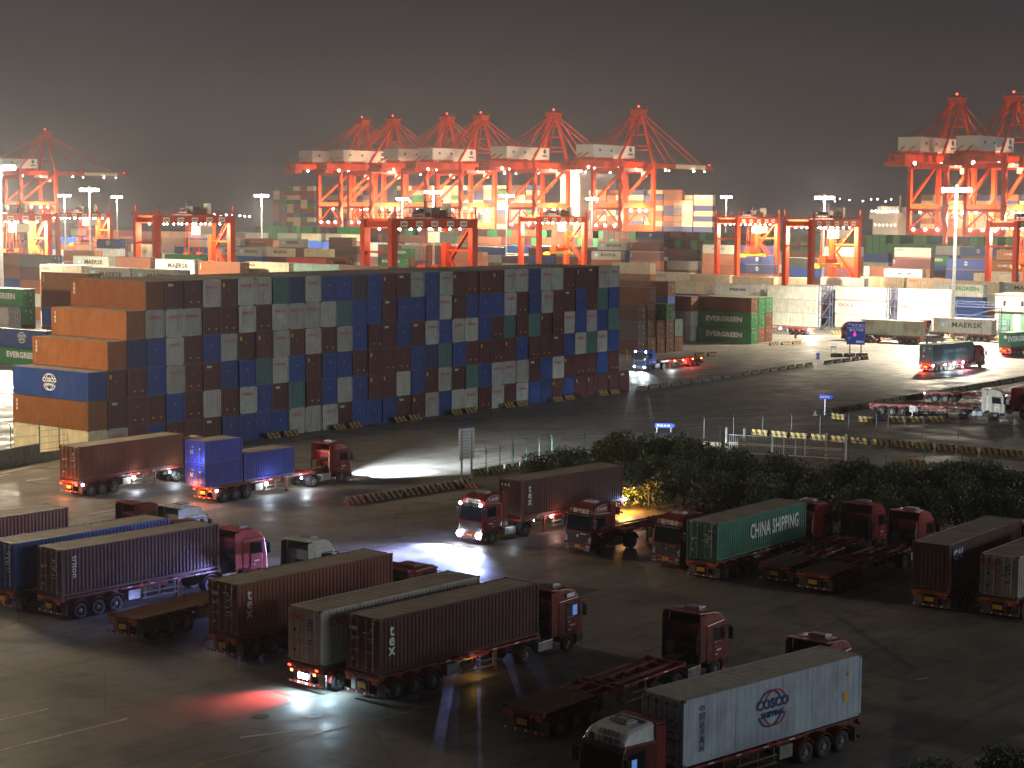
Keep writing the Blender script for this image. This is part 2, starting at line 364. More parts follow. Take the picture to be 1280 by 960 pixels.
MAROON = (.082, .019, .020); BROWN = (.19, .060, .024); RUST = (.24, .085, .03); ORANGE = (.42, .13, .035); BLUE = (.012, .052, .22); NAVY = (.014, .028, .10); GREY = (.38, .375, .33)
TEAL = (.055, .15, .14); GREEN = (.025, .20, .06); CREAM = (.60, .53, .37); WHITE = (.68, .67, .62); KHAKI = (.05, .052, .05); LGREEN = (.25, .36, .29); LBLUE = (.16, .33, .45); RED = (.33, .035, .03); OUTER = (.07, .10, .11)
CNAME = {MAROON: 'maroon', BROWN: 'brown', RUST: 'rust red', ORANGE: 'orange', BLUE: 'blue', NAVY: 'navy', GREY: 'grey', TEAL: 'teal', GREEN: 'green', CREAM: 'cream', WHITE: 'white', KHAKI: 'dark khaki', LGREEN: 'pale green', LBLUE: 'light blue', RED: 'red'}
def jit(c): k = random.uniform(.85, 1.15); return tuple(min(1, v*k*random.uniform(.95, 1.05)) for v in c)
TBOLD = .012
def globe(parent, o, ex, r, m1, m2, words=True, tm=None):
    """shipping emblem: crossing globe arcs with two lines of lettering"""
    g = MB()
    def arc(cx, rr, a0, a1, m, sq=1):
        n = 14; pts = []
        for i in range(n+1):
            a = R(a0+(a1-a0)*i/n); pts.append((cx+rr*math.cos(a)*sq, rr*math.sin(a)))
        for (x0, y0), (x1, y1) in zip(pts, pts[1:]): g.bar((x0, y0, 0), (x1, y1, 0), r*.075, .008, m)
    for s, m in ((-1, 0), (1, 1)):
        arc(s*r*.18, r*.82, 22, 158, m); arc(s*r*.18, r*.82, 202, 338, m)
    me = g.mesh('emblem', [m1, m2])
    e = obj('emblem', me, parent, frame(o, ex, (0, 0, 1)))
    if words:
        o = Vector(o); up = Vector((0, 0, 1)); t = tm or m1
        text('COSCO', r*.62, t, parent, o+up*r*.2, ex, bold=.02); text('SHIPPING', r*.36, t, parent, o-up*r*.28, ex, bold=.012)
def star(parent, o, ex):
    g = MB(); g.box(-.65, .65, -.65, .65, -.004, .002, 0)
    for i in range(7):
        a = R(90+i*360/7); g.add([(.52*math.cos(a), .52*math.sin(a), .006), (.2*math.cos(a+.45), .2*math.sin(a+.45), .006), (0, 0, .006), (.2*math.cos(a-.45), .2*math.sin(a-.45), .006)], [(0, 1, 2, 3)], 1)
    obj('emblem', g.mesh('emblem', [SKYL, WHITEL]), parent, frame(o, ex, (0, 0, 1)))
def decal(parent, rects, mats, axis):          # small placards; axis 'end' (x=L) or 'side' (y=0)
    key = ('decal', axis, tuple(rects), tuple(m.name for m in mats))
    if key not in BODY:
        g = MB()
        for a, z, w, h, m in rects:
            if axis == 'side': g.box(a, a+w, -.012, .0, z, z+h, m)
            elif axis > 0: g.box(axis-.005, axis+.012, a, a+w, z, z+h, m)
            else: g.box(axis-.012, axis+.005, a, a+w, z, z+h, m)
        BODY[key] = g.mesh('placard', mats)
    return obj('placard', BODY[key], parent)
def mark_side(c, brand, L, H):                 # lettering on the camera-facing long side
    z = H*.55
    if brand == 'MAERSK': star(c, (L*.17, -.012, z), (1, 0, 0)); text('MAERSK', 1.35, BLACKL, c, (L*.58, -.012, z), xs=1.25, bold=.03)
    elif brand == 'EVERGREEN': text('EVERGREEN', 1.25, WHITEL, c, (L*.5, -.012, z), xs=1.18, bold=.06)
    elif brand == 'WEVER': text('EVERGREEN', 1.2, GREENL, c, (L*.62, -.012, z+.2), xs=1.1, bold=.03)
    elif brand == 'OOCL': text('OOCL', .95, REDL, c, (L*.22, -.012, H*.66), xs=1.3, bold=.02)
    elif brand == 'OOCLS': text('OOCL', .6, REDL, c, (L*.14, -.012, H*.76), xs=1.3, bold=.02)
    elif brand == 'COSCOG': globe(c, (L*.5, -.014, z), (1, 0, 0), 1.0, WHITEL, WHITEL)
    elif brand == 'COSCOF': globe(c, (L*.42, -.014, z), (1, 0, 0), .8, mat('faded_lettering', (.5, .46, .40), rough=.6), mat('faded_lettering'))
    elif brand == 'COSCO': text('COSCO', .9, NAVYL, c, (L*.5, -.012, z), xs=1.5, bold=.02)
    elif brand == 'WANHAI': text('WAN HAI', .85, NAVYL, c, (L*.5, -.012, z), xs=1.15, bold=.03)
    elif brand == 'HSUD': text('HAMBURG SUD', 1.0, WHITEL, c, (L*.5, -.012, z), xs=1.05, bold=.01)
    elif brand == 'CMA': text('CMA CGM', .8, NAVYL, c, (L*.5, -.012, z), xs=1.3, bold=.02)
    elif brand == 'LLOYD': text('Hapag-Lloyd', 1.1, NAVYL, c, (L*.78, -.012, z), bold=.02)
    elif brand == 'CHINA': text('CHINA SHIPPING', 1.42, WHITEL, c, (L*.63, -.012, H*.53), xs=.60, bold=.03)
    elif brand == 'GAI':
        g = MB(); g.box(-.85, .85, -.5, .5, -.002, .002); obj('placard', g.mesh('placard', [NAVYL]), c, frame((1.35, -.014, H*.72), (1, 0, 0), (0, 0, 1)))
        text('GAI', .85, WHITEL, c, (1.35, -.02, H*.72), bold=.03)
    elif brand == 'DIAM':
        g = MB(); g.add([(-.9, 0, 0), (0, -.7, 0), (.9, 0, 0), (0, .7, 0), (-.9, 0, .01), (0, -.7, .01), (.9, 0, .01), (0, .7, .01)], [(0, 1, 5, 4), (1, 2, 6, 5), (2, 3, 7, 6), (3, 0, 4, 7), (4, 5, 6, 7)])
        g.box(-.95, .95, -.14, .14, .006, .014, 1); obj('emblem', g.mesh('emblem', [mat('faded_white_lettering', (.45, .46, .48)), NAVYL]), c, frame((L*.5, -.014, z), (1, 0, 0), (0, 0, 1)))
    elif brand == 'tex':
        for i, ch in enumerate('tex'): text(ch, .85, WHITEL, c, (.85, -.012, H*.76-i*.5), bold=.015)
    elif brand == 'texr':
        for i, ch in enumerate('tex'): text(ch, .6, WHITEL, c, (.7, -.012, H*.8-i*.4), bold=.01)
def container(origin, yaw, color, label, door=0, brand=None, L=CL, H=CH, reefer=False, hero=False, group=None, endmark=None, name='shipping_container'):
    c = obj(name, body_mesh(L, H, door, not hero, reefer), None, place(origin, yaw), jit(color))
    tag(c, label, 'container', group)
    if brand: mark_side(c, brand, L, H)
    if endmark == 'red': text('OOCL', .42, REDL, c, (L+.012, CW*.5, H*.72), (0, 1, 0), xs=1.3, bold=.01)
    elif endmark == 'tex': text('tex', .5, WHITEL, c, (L+.012, CW*.32, H*.86), (0, 1, 0), bold=.01)
    elif endmark: decal(c, endmark, [YEL], L)
    if hero:
        x = .03 if door == 0 else L-.03; sx = -1 if door == 0 else 1
        for a, b in ((.13, CW/2-.01), (CW/2+.01, CW-.13)):
            g = MB(); door_part(g, x-sx*.04, a, b, .17, H-.14, sx); d = obj('door', g.mesh('door', [BOXP]), c); d.color = c.color
            g = MB(); rods(g, x, (a+.3, b-.3), .14, H-.12, sx, 0); obj('lock_rod', g.mesh('lock_rod', [DARKST if reefer else GREYST]), d)
            g = MB()
            mid = (a+b)/2
            first = (a < 1) == (sx > 0)
            xa, xb = sorted((x+sx*.025, x+sx*.032))
            rows = [(random.uniform(-.3, .1), H-.62-k*.13, random.uniform(.15, .45), .06, 0) for k in range(9) if random.random() < .75] if not first else [(-.28, H-1.25, .3, .2, 1), (.1, H-1.3, .18, .16, 0), (-.25, .95, .22, .26, 2), (.12, .55, .14, .12, 0)]
            for yy, zz, ww, hh, mm in rows: g.box(xa, xb, mid+yy, mid+yy+ww, zz, zz+hh, mm)
            obj('placard', g.mesh('placard', [WHITEL if sum(color) < .9 else NAVYL, YEL, GREYST]), d)
        # header marks and stacking plates
        g = MB()
        for a in (.2, CW-.55): g.box(min(x+sx*.03, x+sx*.04)-.0, max(x+sx*.03, x+sx*.04), a, a+.35, H-.12, H-.04)
        obj('placard', g.mesh('placard', [YEL]), c)
    return c
# --- the tall dark stack: 6 tiers seen on their ends
GRID = ['GGMBMMMBB' 'BBGGGMBBBMMGBGGMGM' 'GBNMBMMMMM',
        'MMMMBMGMG' 'BMTMBGBMMGBMGMTBGG' 'GMBGMMMBM',
        'BMMBGMMBB' 'TGBMBBMMMMBNTBMMMM' 'BMMMBGTGB',
        'MNBGMBGM' 'MGMGMGBMMBMGBGGBMT' 'MTMMGBGBT',
        'MGGGMMG' 'MGGGGTBBMBBBGMBBBG' 'MBGMMBMTB',
        'MMMGMG' 'GTNGBBKBMMGBGMMMMG' 'GBGGMMMGG']
CC = {'G': GREY, 'M': MAROON, 'B': BLUE, 'N': NAVY, 'T': TEAL, 'K': KHAKI}
ORD = 'first second third fourth fifth sixth seventh eighth ninth tenth'.split()
def nth(k):
    t = ['', 'eleventh', 'twelfth', 'thirteenth', 'fourteenth', 'fifteenth', 'sixteenth', 'seventeenth', 'eighteenth', 'nineteenth']
    if k <= 10: return ORD[k-1]
    if k < 20: return t[k-10]
    if k == 20: return 'twentieth'
    if k < 30: return 'twenty-'+ORD[k-21]
    return 'thirtieth' if k == 30 else 'thirty-'+ORD[k-31]
TIER = ['bottom', 'second', 'third', 'fourth', 'fifth', 'top']
PITCHX = 2.50; TH = 2.91
LEFTC = [CREAM, RUST, BLUE, RUST, RUST, BROWN]
random.seed(11)
for t, row in enumerate(GRID):
    n = len(row); right = -1 if t == 0 else 0        # the bottom tier runs one column further right
    for i, ch in enumerate(row):
        col = right+(n-1-i)                           # columns counted from the right end
        near = O0-RV*((col+1)*PITCHX)-NV*(random.uniform(-.13, .13))+RV*(.03+random.uniform(-.02, .025))
        org = near+NV*CL+Vector((0, 0, t*TH))
        color = CC[ch]; em = None; extra = ''
        if ch == 'G' and random.random() < .8: em = 'red'; extra = ' lettered red'
        elif ch == 'M':
            q = random.random()
            if q < .22: em = 'tex'; extra = ' lettered tex'
            elif q < .5: em = ((.3, 2.05, .24, .42, 0), (1.05, 1.75, .1, .1, 0))
            else: em = ((.75, .55, .2, .14, 0), (1.75, .5, .2, .16, 0), (1.1, 1.85, .08, .08, 0))
        elif ch == 'B': em = ((1.1, 1.75, .12, .12, 0),)
        brand = None
        if i == 0:
            color = LEFTC[t]; brand = 'COSCOG' if t == 2 else ('texr' if t else None); em = None if t else em
            lab = '%s container at the left end of the %s tier of the tall dark stack' % (CNAME[color], TIER[t])
        else:
            lab = '%s container%s, %s tier of tall dark stack, %s from left' % (CNAME[color], extra, TIER[t], nth(i+1))
        container(org, YAW_Y, color, lab, 0, brand, group='containers of the tall dark stack', endmark=em)
# --- yard containers behind and beside the tall stack (all on the same grid)
PLACED = []
def yard(px, py, tier, color, label, brand=None, L=CL, door=1, reefer=False, shift=0, d=None, group='yard containers behind the tall stack'):
    z = tier*2.9
    near = U(px, py, z)
    if d: near = Vector((near.x*d/near.y, d, z))
    near = near+RV*shift
    o = near+NV*L; o.z = z-2.9
    PLACED.append((near.x, near.y, tier, L))
    return container(o, YAW_Y, color, label, door, brand, L, 2.896, reefer, group=group)
G2 = 'containers left of the tall stack'; G3 = 'reefer containers in the lit block'; G4 = 'containers right of the tall stack'
for a in (
 # left of the stack
 (28, 361.4, 4, GREEN, 'green container with white lettering at the left photo edge, above its own green neighbour', 'EVERGREEN', G2),
 (10, 384.6, 3, GREY, 'dull grey container at the far left edge below the green lettered one', None, G2),
 (110, 342, 5, RUST, 'pale rust container behind the top left end of the tall dark stack', 'texr', G2),
 (110, 364, 4, BLUE, 'blue container with round emblem directly under the pale rust one', 'COSCOG', G2),
 (110, 386, 3, RUST, 'rust container mostly hidden beneath the blue emblem container', None, G2),
 (57, 414, 2, BLUE, 'long blue emblem container at the left edge resting on a green lettered one', 'COSCOG', G2),
 (57, 436.5, 1, GREEN, 'green lettered container at the left edge on the ground under a blue one', 'EVERGREEN', G2),
 # rows just behind
 (101.5, 332, 5, CREAM, 'cream container with red lettering left of the pale grey pair behind the stack', 'OOCLS', ''),
 (162, 335.3, 5, GREY, 'grey container with pale blue star panel, half hidden, second from left behind stack top', 'MAERSK', ''),
 (224, 338, 5, GREY, 'grey container with star panel partly sunk behind the tall stack roof', 'MAERSK', ''),
 (135.6, 320.8, 5, GREY, 'grey star panel container left of a brown one in the long row', 'MAERSK', ''),
 (188, 322, 5, BROWN, 'brown container between two grey star panel containers in the long row', None, ''),
 (243, 325, 5, GREY, 'grey star panel container with bold dark lettering right of the brown one', 'MAERSK', ''),
 (300, 328, 5, BROWN, 'brown container right of the bold grey star panel one', 'texr', ''),
 (361, 328.5, 5, CREAM, 'cream container with red lettering behind the middle of the stack roof', 'OOCLS', ''),
 (424, 331, 5, LGREEN, 'pale green container behind the middle of the stack roof', None, ''),
 (485, 333.5, 5, BROWN, 'brown container right of the pale green one behind the stack roof', None, ''),
 (408, 323, 5, RED, 'long red container with orange-lit end behind the cream one', None, ''),
 (432, 322.5, 5, BROWN, 'brown container with orange-lit doors ending the row left of the central gantry', None, ''),
 (39, 317, 5, BROWN, 'brown container below the far left yard gantry', None, ''),
 (118, 313.5, 5, ORANGE, 'orange container behind the left star panel container', None, ''),
 (66, 319, 5, KHAKI, 'dark container right of the brown one below the far left yard gantry', None, ''),
 (149, 299, 5, BLUE, 'bright blue floodlit container right of the left lamp mast', 'COSCOG', ''),
 (149, 311, 4, WHITE, 'white floodlit container under the bright blue one', None, ''),
 (247, 309, 4, BLUE, 'blue emblem container under the yellow spreader of the left yard gantry', 'COSCOG', ''),
 (250, 318.4, 5, GREEN, 'green container roof edge below the left yard gantry', None, ''),
 (230, 297, 5, RUST, 'pale rust container behind the left yard gantry legs', None, ''),
 (190, 305.5, 4, CREAM, 'cream container between the legs of the left yard gantry', None, ''),
 (301, 309, 4, GREY, 'grey star panel container right of the left yard gantry', 'MAERSK', ''),
 (335, 297.8, 5, ORANGE, 'orange red container with white lettering beside the grey star panel one', 'HSUD', ''),
 (300, 297.5, 5, GREY, 'grey star panel container left of the orange red lettered one', 'MAERSK', ''),
 (379, 299, 5, GREY, 'grey star panel container right of the orange red lettered one', 'MAERSK', ''),
 (327, 310, 4, GREY, 'grey star panel container below the orange red lettered one', 'MAERSK', ''),
 (363, 310.7, 4, CREAM, 'cream star panel container in the second row below the orange red one', 'MAERSK', ''),
 (412, 311.5, 4, CREAM, 'cream container with red lettering right of the cream star panel one', 'OOCLS', ''),
 (440, 297, 5, BROWN, 'brown container left of the central yard gantry', None, ''),
 (446, 308, 4, MAROON, 'maroon container left of the foot of the central yard gantry', None, ''),
 (371, 291.5, 5, GREY, 'grey container in the back row left of a cream one', None, ''),
 (401, 292, 5, CREAM, 'cream container in the back row between two grey ones', None, ''),
 (432, 292.5, 5, GREY, 'grey container in the back row right of the cream one', None, ''),
 (452, 293, 5, CREAM, 'cream red lettered container in the back row beside the central gantry', 'OOCLS', ''),
 # centre
 (513, 311, 4, GREEN, 'green lettered container between the legs of the central yard gantry', 'EVERGREEN', ''),
 (505, 322.5, 3, GREEN, 'lower green lettered container between the legs of the central yard gantry', 'EVERGREEN', ''),
 (535, 295.5, 5, BROWN, 'brown container seen under the central yard gantry beam', None, ''),
 (540, 306, 4, BROWN, 'brown container right of the green one under the central gantry', None, ''),
 (604, 315.5, 4, BROWN, 'brown container beside the right leg of the central yard gantry', None, ''),
 (622, 296, 5, BROWN, 'brown container right of the central yard gantry beam', None, ''),
 (647, 307, 4, NAVY, 'navy container with emblem above a green lettered container', 'COSCOG', ''),
 (646, 317, 3, GREEN, 'green lettered container under the navy emblem one, left of the second gantry', 'EVERGREEN', ''),
 (651, 293, 5, WHITE, 'white overlit container left of the middle yard gantry', None, ''),
 (681, 293.2, 5, WHITE, 'white overlit container between the legs of the middle yard gantry', None, ''),
 (703, 291, 5, BROWN, 'brown container left of the small green lettered container', None, ''),
 (738, 292, 5, GREEN, 'small green lettered container behind the middle yard gantry', 'EVERGREEN', ''),
 (769, 292.3, 5, RUST, 'pale rust container right of the small green lettered one', None, ''),
 (700, 307, 4, WHITE, 'white container with dark lettering under the middle yard gantry', 'CMA', ''),
 (700, 316, 3, WHITE, 'white overlit container on the lower tier under the middle yard gantry', None, ''),
 (783, 302.6, 5, GREY, 'upper grey star panel container left of the maroon pair', 'MAERSK', ''),
 (776, 314.4, 4, GREY, 'lower grey star panel container left of the maroon pair', 'MAERSK', ''),
 (825, 303.8, 5, MAROON, 'upper maroon container right of the grey star panel pair', 'texr', ''),
 (825, 315.8, 4, MAROON, 'lower maroon container right of the grey star panel pair', 'texr', ''),
 (830, 290, 6, NAVY, 'navy container with diamond emblem in the high back row', 'DIAM', ''),
 (857, 289.6, 6, MAROON, 'maroon container right of the high navy diamond one', None, ''),
 (797, 289, 6, BROWN, 'brown container left of the high navy diamond one', None, ''),
 (824, 299.5, 5, ORANGE, 'thin orange-lit container roof above the maroon pair', None, ''),
 (919, 306.5, 5, GREY, 'grey container with spaced navy lettering above two brown ones', 'COSCO', ''),
 (919, 318.5, 4, BROWN, 'upper brown container beneath the grey navy-lettered one', None, ''),
 (919, 330.5, 3, BROWN, 'lower brown container beneath the grey navy-lettered one', None, ''),
 (967.5, 307.3, 5, NAVY, 'topmost navy diamond container left of the right yard gantry', 'DIAM', ''),
 (967.5, 319.3, 4, NAVY, 'middle navy diamond container left of the right yard gantry', 'DIAM', ''),
 (967.5, 331.3, 3, NAVY, 'lowest navy diamond container left of the right yard gantry', 'DIAM', ''),
 (1164, 310, 5, GREY, 'grey container with small red lettering right of the right yard gantry', 'OOCLS', ''),
 (1163, 324, 4, MAROON, 'maroon container under the grey one right of the right yard gantry', 'texr', ''),
 (1153, 337, 3, WHITE, 'white lettered container under the maroon one right of the right yard gantry', 'CMA', ''),
 (1214, 308, 5, GREY, 'grey container behind the tall right lamp mast', None, ''),
 (1186, 320, 4, GREEN, 'dark green lettered container left of the tall right lamp mast', 'EVERGREEN', ''),
 (1246, 309.3, 5, BLUE, 'upper blue diamond container right of the tall lamp mast', 'DIAM', ''),
 (1232, 324.5, 4, BLUE, 'middle blue diamond container right of the tall lamp mast', 'DIAM', ''),
 (1232, 338.5, 3, BLUE, 'bottom blue container right of the tall lamp mast', None, ''),
 (1296, 313, 5, ORANGE, 'upper orange container with white lettering at the right photo edge', 'HSUD', ''),
 (1289, 327.5, 4, ORANGE, 'lower orange container with white lettering at the right photo edge', 'HSUD', ''),
 (1025, 323, 4, KHAKI, 'dull grey brown container between the right yard gantry legs', None, ''),
 (1075, 309, 5, GREY, 'dull grey container behind the ladder of the right yard gantry', None, ''),
 (1072, 322, 4, BROWN, 'brown container behind the ladder of the right yard gantry', None, ''),
 (1006, 301, 5, WHITE, 'upper overlit white container inside the right yard gantry', None, ''),
 (1006, 312, 4, GREEN, 'overlit pale green container inside the right yard gantry', None, ''),
 # dark block right of the stack
 (809.7, 359.5, 4, BROWN, 'top brown container of the dark block beside the tall stack', None, G4),
 (797.5, 381.8, 3, MAROON, 'maroon container of the dark block, third tier, nearest the tall stack', None, G4),
 (797.5, 403, 2, KHAKI, 'dark container of the dark block, second tier, nearest the tall stack', None, G4),
 (797.5, 424, 1, MAROON, 'bottom maroon container of the dark block nearest the tall stack', None, G4),
 (809.7, 380.6, 3, BROWN, 'brown doors under the top brown container of the dark block', None, G4),
 (809.7, 401.6, 2, BROWN, 'brown doors on the second tier below the top brown container', None, G4),
 (809.7, 422.6, 1, BROWN, 'brown doors on the ground below the top brown container', None, G4),
 (821.5, 401.0, 2, BROWN, 'brown doors on the second tier below the short green container', None, G4),
 (821.5, 421.5, 1, BROWN, 'brown doors on the ground below the short green container', None, G4),
 (833, 380, 3, GREEN, 'green container topping the right part of the dark block', 'EVERGREEN', G4),
 (833, 400.3, 2, BROWN, 'brown doors on the second tier below the green container end', None, G4),
 (833, 420.6, 1, BROWN, 'brown doors on the ground below the green container end', None, G4),
 (844, 399.5, 2, LGREEN, 'grey green doors on the second tier at the right edge of the dark block', None, G4),
 (844, 419.5, 1, BROWN, 'brown doors on the ground at the right edge of the dark block', None, G4),
 (864, 370.5, 3, BROWN, 'brown corrugated container behind the dark block', None, G4),
 (835, 352, 4, BROWN, 'long brown container on top behind the dark block', None, G4),
 (939.4, 372.4, 3, BROWN, 'brown container on top of the two green lettered ones by the lorry park', None, G4),
 (939.4, 391.8, 2, GREEN, 'middle green lettered container under a brown one by the lorry park', 'EVERGREEN', G4),
 (939.4, 411.3, 1, GREEN, 'ground level green lettered container under two others by the lorry park', 'EVERGREEN', G4),
 # white reefers
 (863, 341, 3, WHITE, 'white reefer with red lettering behind the dark block', 'OOCL', G3),
 (813, 329, 4, CREAM, 'cream reefer behind the right end of the tall stack', None, G3),
 (912, 344, 3, CREAM, 'cream reefer right of the red lettered white one', None, G3),
 (967.5, 346.8, 3, CREAM, 'cream reefer left of the right yard gantry foot', None, G3),
 (887, 352.6, 3, CREAM, 'cream reefer left of the navy and red lettered one', None, G3),
 (951, 355.8, 3, WHITE, 'white reefer with navy lettering behind the green container block', 'WANHAI', G3),
 (1020, 358.8, 3, WHITE, 'top white reefer of the stack left of the access frames', None, G3),
 (1020, 375.5, 2, WHITE, 'middle white reefer of the stack left of the access frames', None, G3),
 (1020, 392.3, 1, WHITE, 'bottom white reefer of the stack left of the access frames', None, G3),
 (1043, 357, 3, WHITE, 'white reefer lettered in navy, half hidden behind the access frames', 'LLOYD', G3),
 (1107, 360, 3, WHITE, 'white reefer with faded round emblem above the left red lettered one', 'COSCOF', G3),
 (1107, 377.7, 2, WHITE, 'white reefer with red lettering left of the second red lettered one', 'OOCL', G3),
 (1107, 395, 1, WHITE, 'bottom white reefer under the left red lettered one', None, G3),
 (1187, 362.5, 3, WHITE, 'white reefer with faded round emblem above the right red lettered one', 'COSCOF', G3),
 (1187, 380, 2, WHITE, 'white reefer with red lettering left of the tall lamp mast', 'OOCL', G3),
 (1187, 397.5, 1, WHITE, 'bottom white reefer under the right red lettered one', None, G3),
 (1229, 356, 3, WHITE, 'white reefer with green lettering behind the tall lamp mast', 'WEVER', G3),
 (1010, 347.5, 3, CREAM, 'cream reefer between the feet of the right yard gantry', None, G3),
 (1080, 348, 3, WHITE, 'white overlit reefer right of the right yard gantry foot', None, G3),
 (1130, 347, 3, CREAM, 'cream reefer in the middle row right of the yard gantry', None, G3),
 (1190, 349, 3, CREAM, 'cream reefer with red letters left of the lamp mast', 'OOCLS', G3),
 (1249, 352.5, 3, CREAM, 'cream reefer right of the lamp mast', None, G3),
 (1310, 354, 3, CREAM, 'cream reefer with pale blue star panel at the right edge', 'MAERSK', G3),
 (1270, 342.5, 3, CREAM, 'cream reefer below the orange lettered pair', None, G3),
):
    yard(*a[:6], group=a[6] or 'yard containers behind the tall stack', reefer=a[6] == G3)
e1 = U(939.4, 372.4, 8.7)
for k, cols in ((1, (BROWN, GREEN, GREEN)), (2, (BROWN, BROWN, GREEN))):
    for t, c in enumerate(cols):
        o = e1+RV*(2.75*k)+NV*CL; o.z = t*2.9; PLACED.append((o.x-NV.x*CL, o.y-NV.y*CL, t+1, CL))
        container(o, YAW_Y, c, '%s doors on the %s tier, %s stack right of the green lettered pair' % (CNAME[c], ('ground', 'middle', 'top')[t], ('first', 'second')[k-1]), 1, group=G4)
for t in (3, 4):   # ends right of the green lettered container at the left edge
    o = U(28, 361.4, 11.6)+NV*CL+RV*0
    if t == 3:
        o.z = 5.8; PLACED.append((o.x-NV.x*CL, o.y-NV.y*CL, 3, CL))
        container(o, YAW_Y, GREEN, 'green doors under the lettered green container at the left photo edge', 1, group=G2)
# --- the far containers nobody could tell apart: one object
far = MB(); FC = [GREEN, MAROON, BROWN, GREY, BLUE, CREAM, LBLUE, ORANGE, WHITE]
FMATS = [mat('far_container_paint_'+CNAME[c].replace(' ', '_'), c, rough=.5, noise=.2, nscale=.5) for c in FC]
def fbox(near, ax, wd, z, ci, L=CL):
    p = [near, near+ax*L, near+ax*L+wd*CW, near+wd*CW]
    far.hexa([(q.x, q.y, z+.03) for q in p]+[(q.x, q.y, z+2.87) for q in p], ci)
done = set((round(x), round(y), t) for x, y, t, L in PLACED)
for x, y, t, L in PLACED:           # tiers under the containers seen on top
    for k in range(1, t):
        if not any(abs(x-a)+abs(y-b) < 3 and k == c for a, b, c, _ in PLACED): fbox(Vector((x, y, 0)), NV, RV, (k-1)*2.9, random.choice((1, 2, 3, 4, 2)), L)
def farrow(px0, px1, dpx, dd, tiers, pal, endon=True):
    """a block of containers across the view, its front along the container axis"""
    c = Vector(((dpx-640)/FPX*dd, dd, 0)); s = []
    for px in (px0, px1):
        k = (px-640)/FPX; s.append((k*c.y-c.x)/(-NV.x+k*NV.y)*-1)
    a, b = sorted(s)
    step = 2.55 if endon else 12.5; k = a
    while k < b:
        for t in range(tiers if random.random() < .8 else max(1, tiers-1)):
            ci = random.choice(pal)
            if endon: fbox(c+NV*k, RV, NV, t*2.9, ci)
            else: fbox(c+NV*k, NV, RV, t*2.9, ci)
        k += step
farrow(325, 452, 1100, 619, 6, (0, 0, 1, 0))
farrow(452, 870, 1100, 619, 6, (0, 1, 1, 2))
farrow(870, 1290, 1100, 619, 6, (0, 0, 0, 1, 0))
farrow(862, 945, 1100, 600, 5, (0, 1, 0))
farrow(300, 1290, 1100, 590, 4, (1, 2, 3, 4, 8, 1), False)
farrow(-40, 330, 1100, 600, 5, (1, 2, 3, 4, 2), False)
farrow(-40, 330, 1100, 560, 4, (1, 2, 3, 4, 2), False)
farrow(480, 800, 1100, 560, 4, (1, 2, 3, 4, 1), False)
farrow(-20, 130, 1100, 640, 6, (2, 1, 2, 3), False)
farrow(780, 1280, 1100, 545, 3, (1, 2, 3), False)
# cargo on the moored ships
S0 = QUAY0+RV*62
def cargo(px0, px1, zb, tiers, pal, lanes=5):
    for ln in range(lanes):
        c = S0+RV*(ln*2.6); s = []
        for px in (px0, px1): k = (px-640)/FPX; s.append((k*c.y-c.x)/(NV.x-k*NV.y))
        a, b = sorted(s); k = a
        while k < b-6:
            n = tiers-random.choice((0, 0, 0, 1))-(1 if ln > 2 else 0)
            half = random.random() < .5
            for t in range(n):
                fbox(c+NV*k, NV, RV, zb+t*2.9, random.choice(pal), 6.06 if half else CL)
                if half: fbox(c+NV*(k+6.2), NV, RV, zb+t*2.9, random.choice(pal), 6.06)
            k += 12.9
cargo(344, 392, 14, 9, (4, 2, 5, 0, 2), 4); cargo(404, 480, 14, 9, (5, 4, 2, 7, 5)); cargo(500, 676, 14, 9, (5, 5, 8, 4, 2, 0)); cargo(742, 850, 14, 8, (5, 5, 2, 2, 4, 7)); cargo(850, 888, 14, 7, (5, 8, 4))
cargo(1080, 1120, 14, 5, (3, 5, 1)); cargo(1140, 1300, 14, 7, (2, 5, 4, 7, 5))
fo = obj('distant_containers', far.mesh('distant_containers', FMATS)); tag(fo, 'far stacks of mixed containers in the port and on the ships', 'containers', kind='stuff')
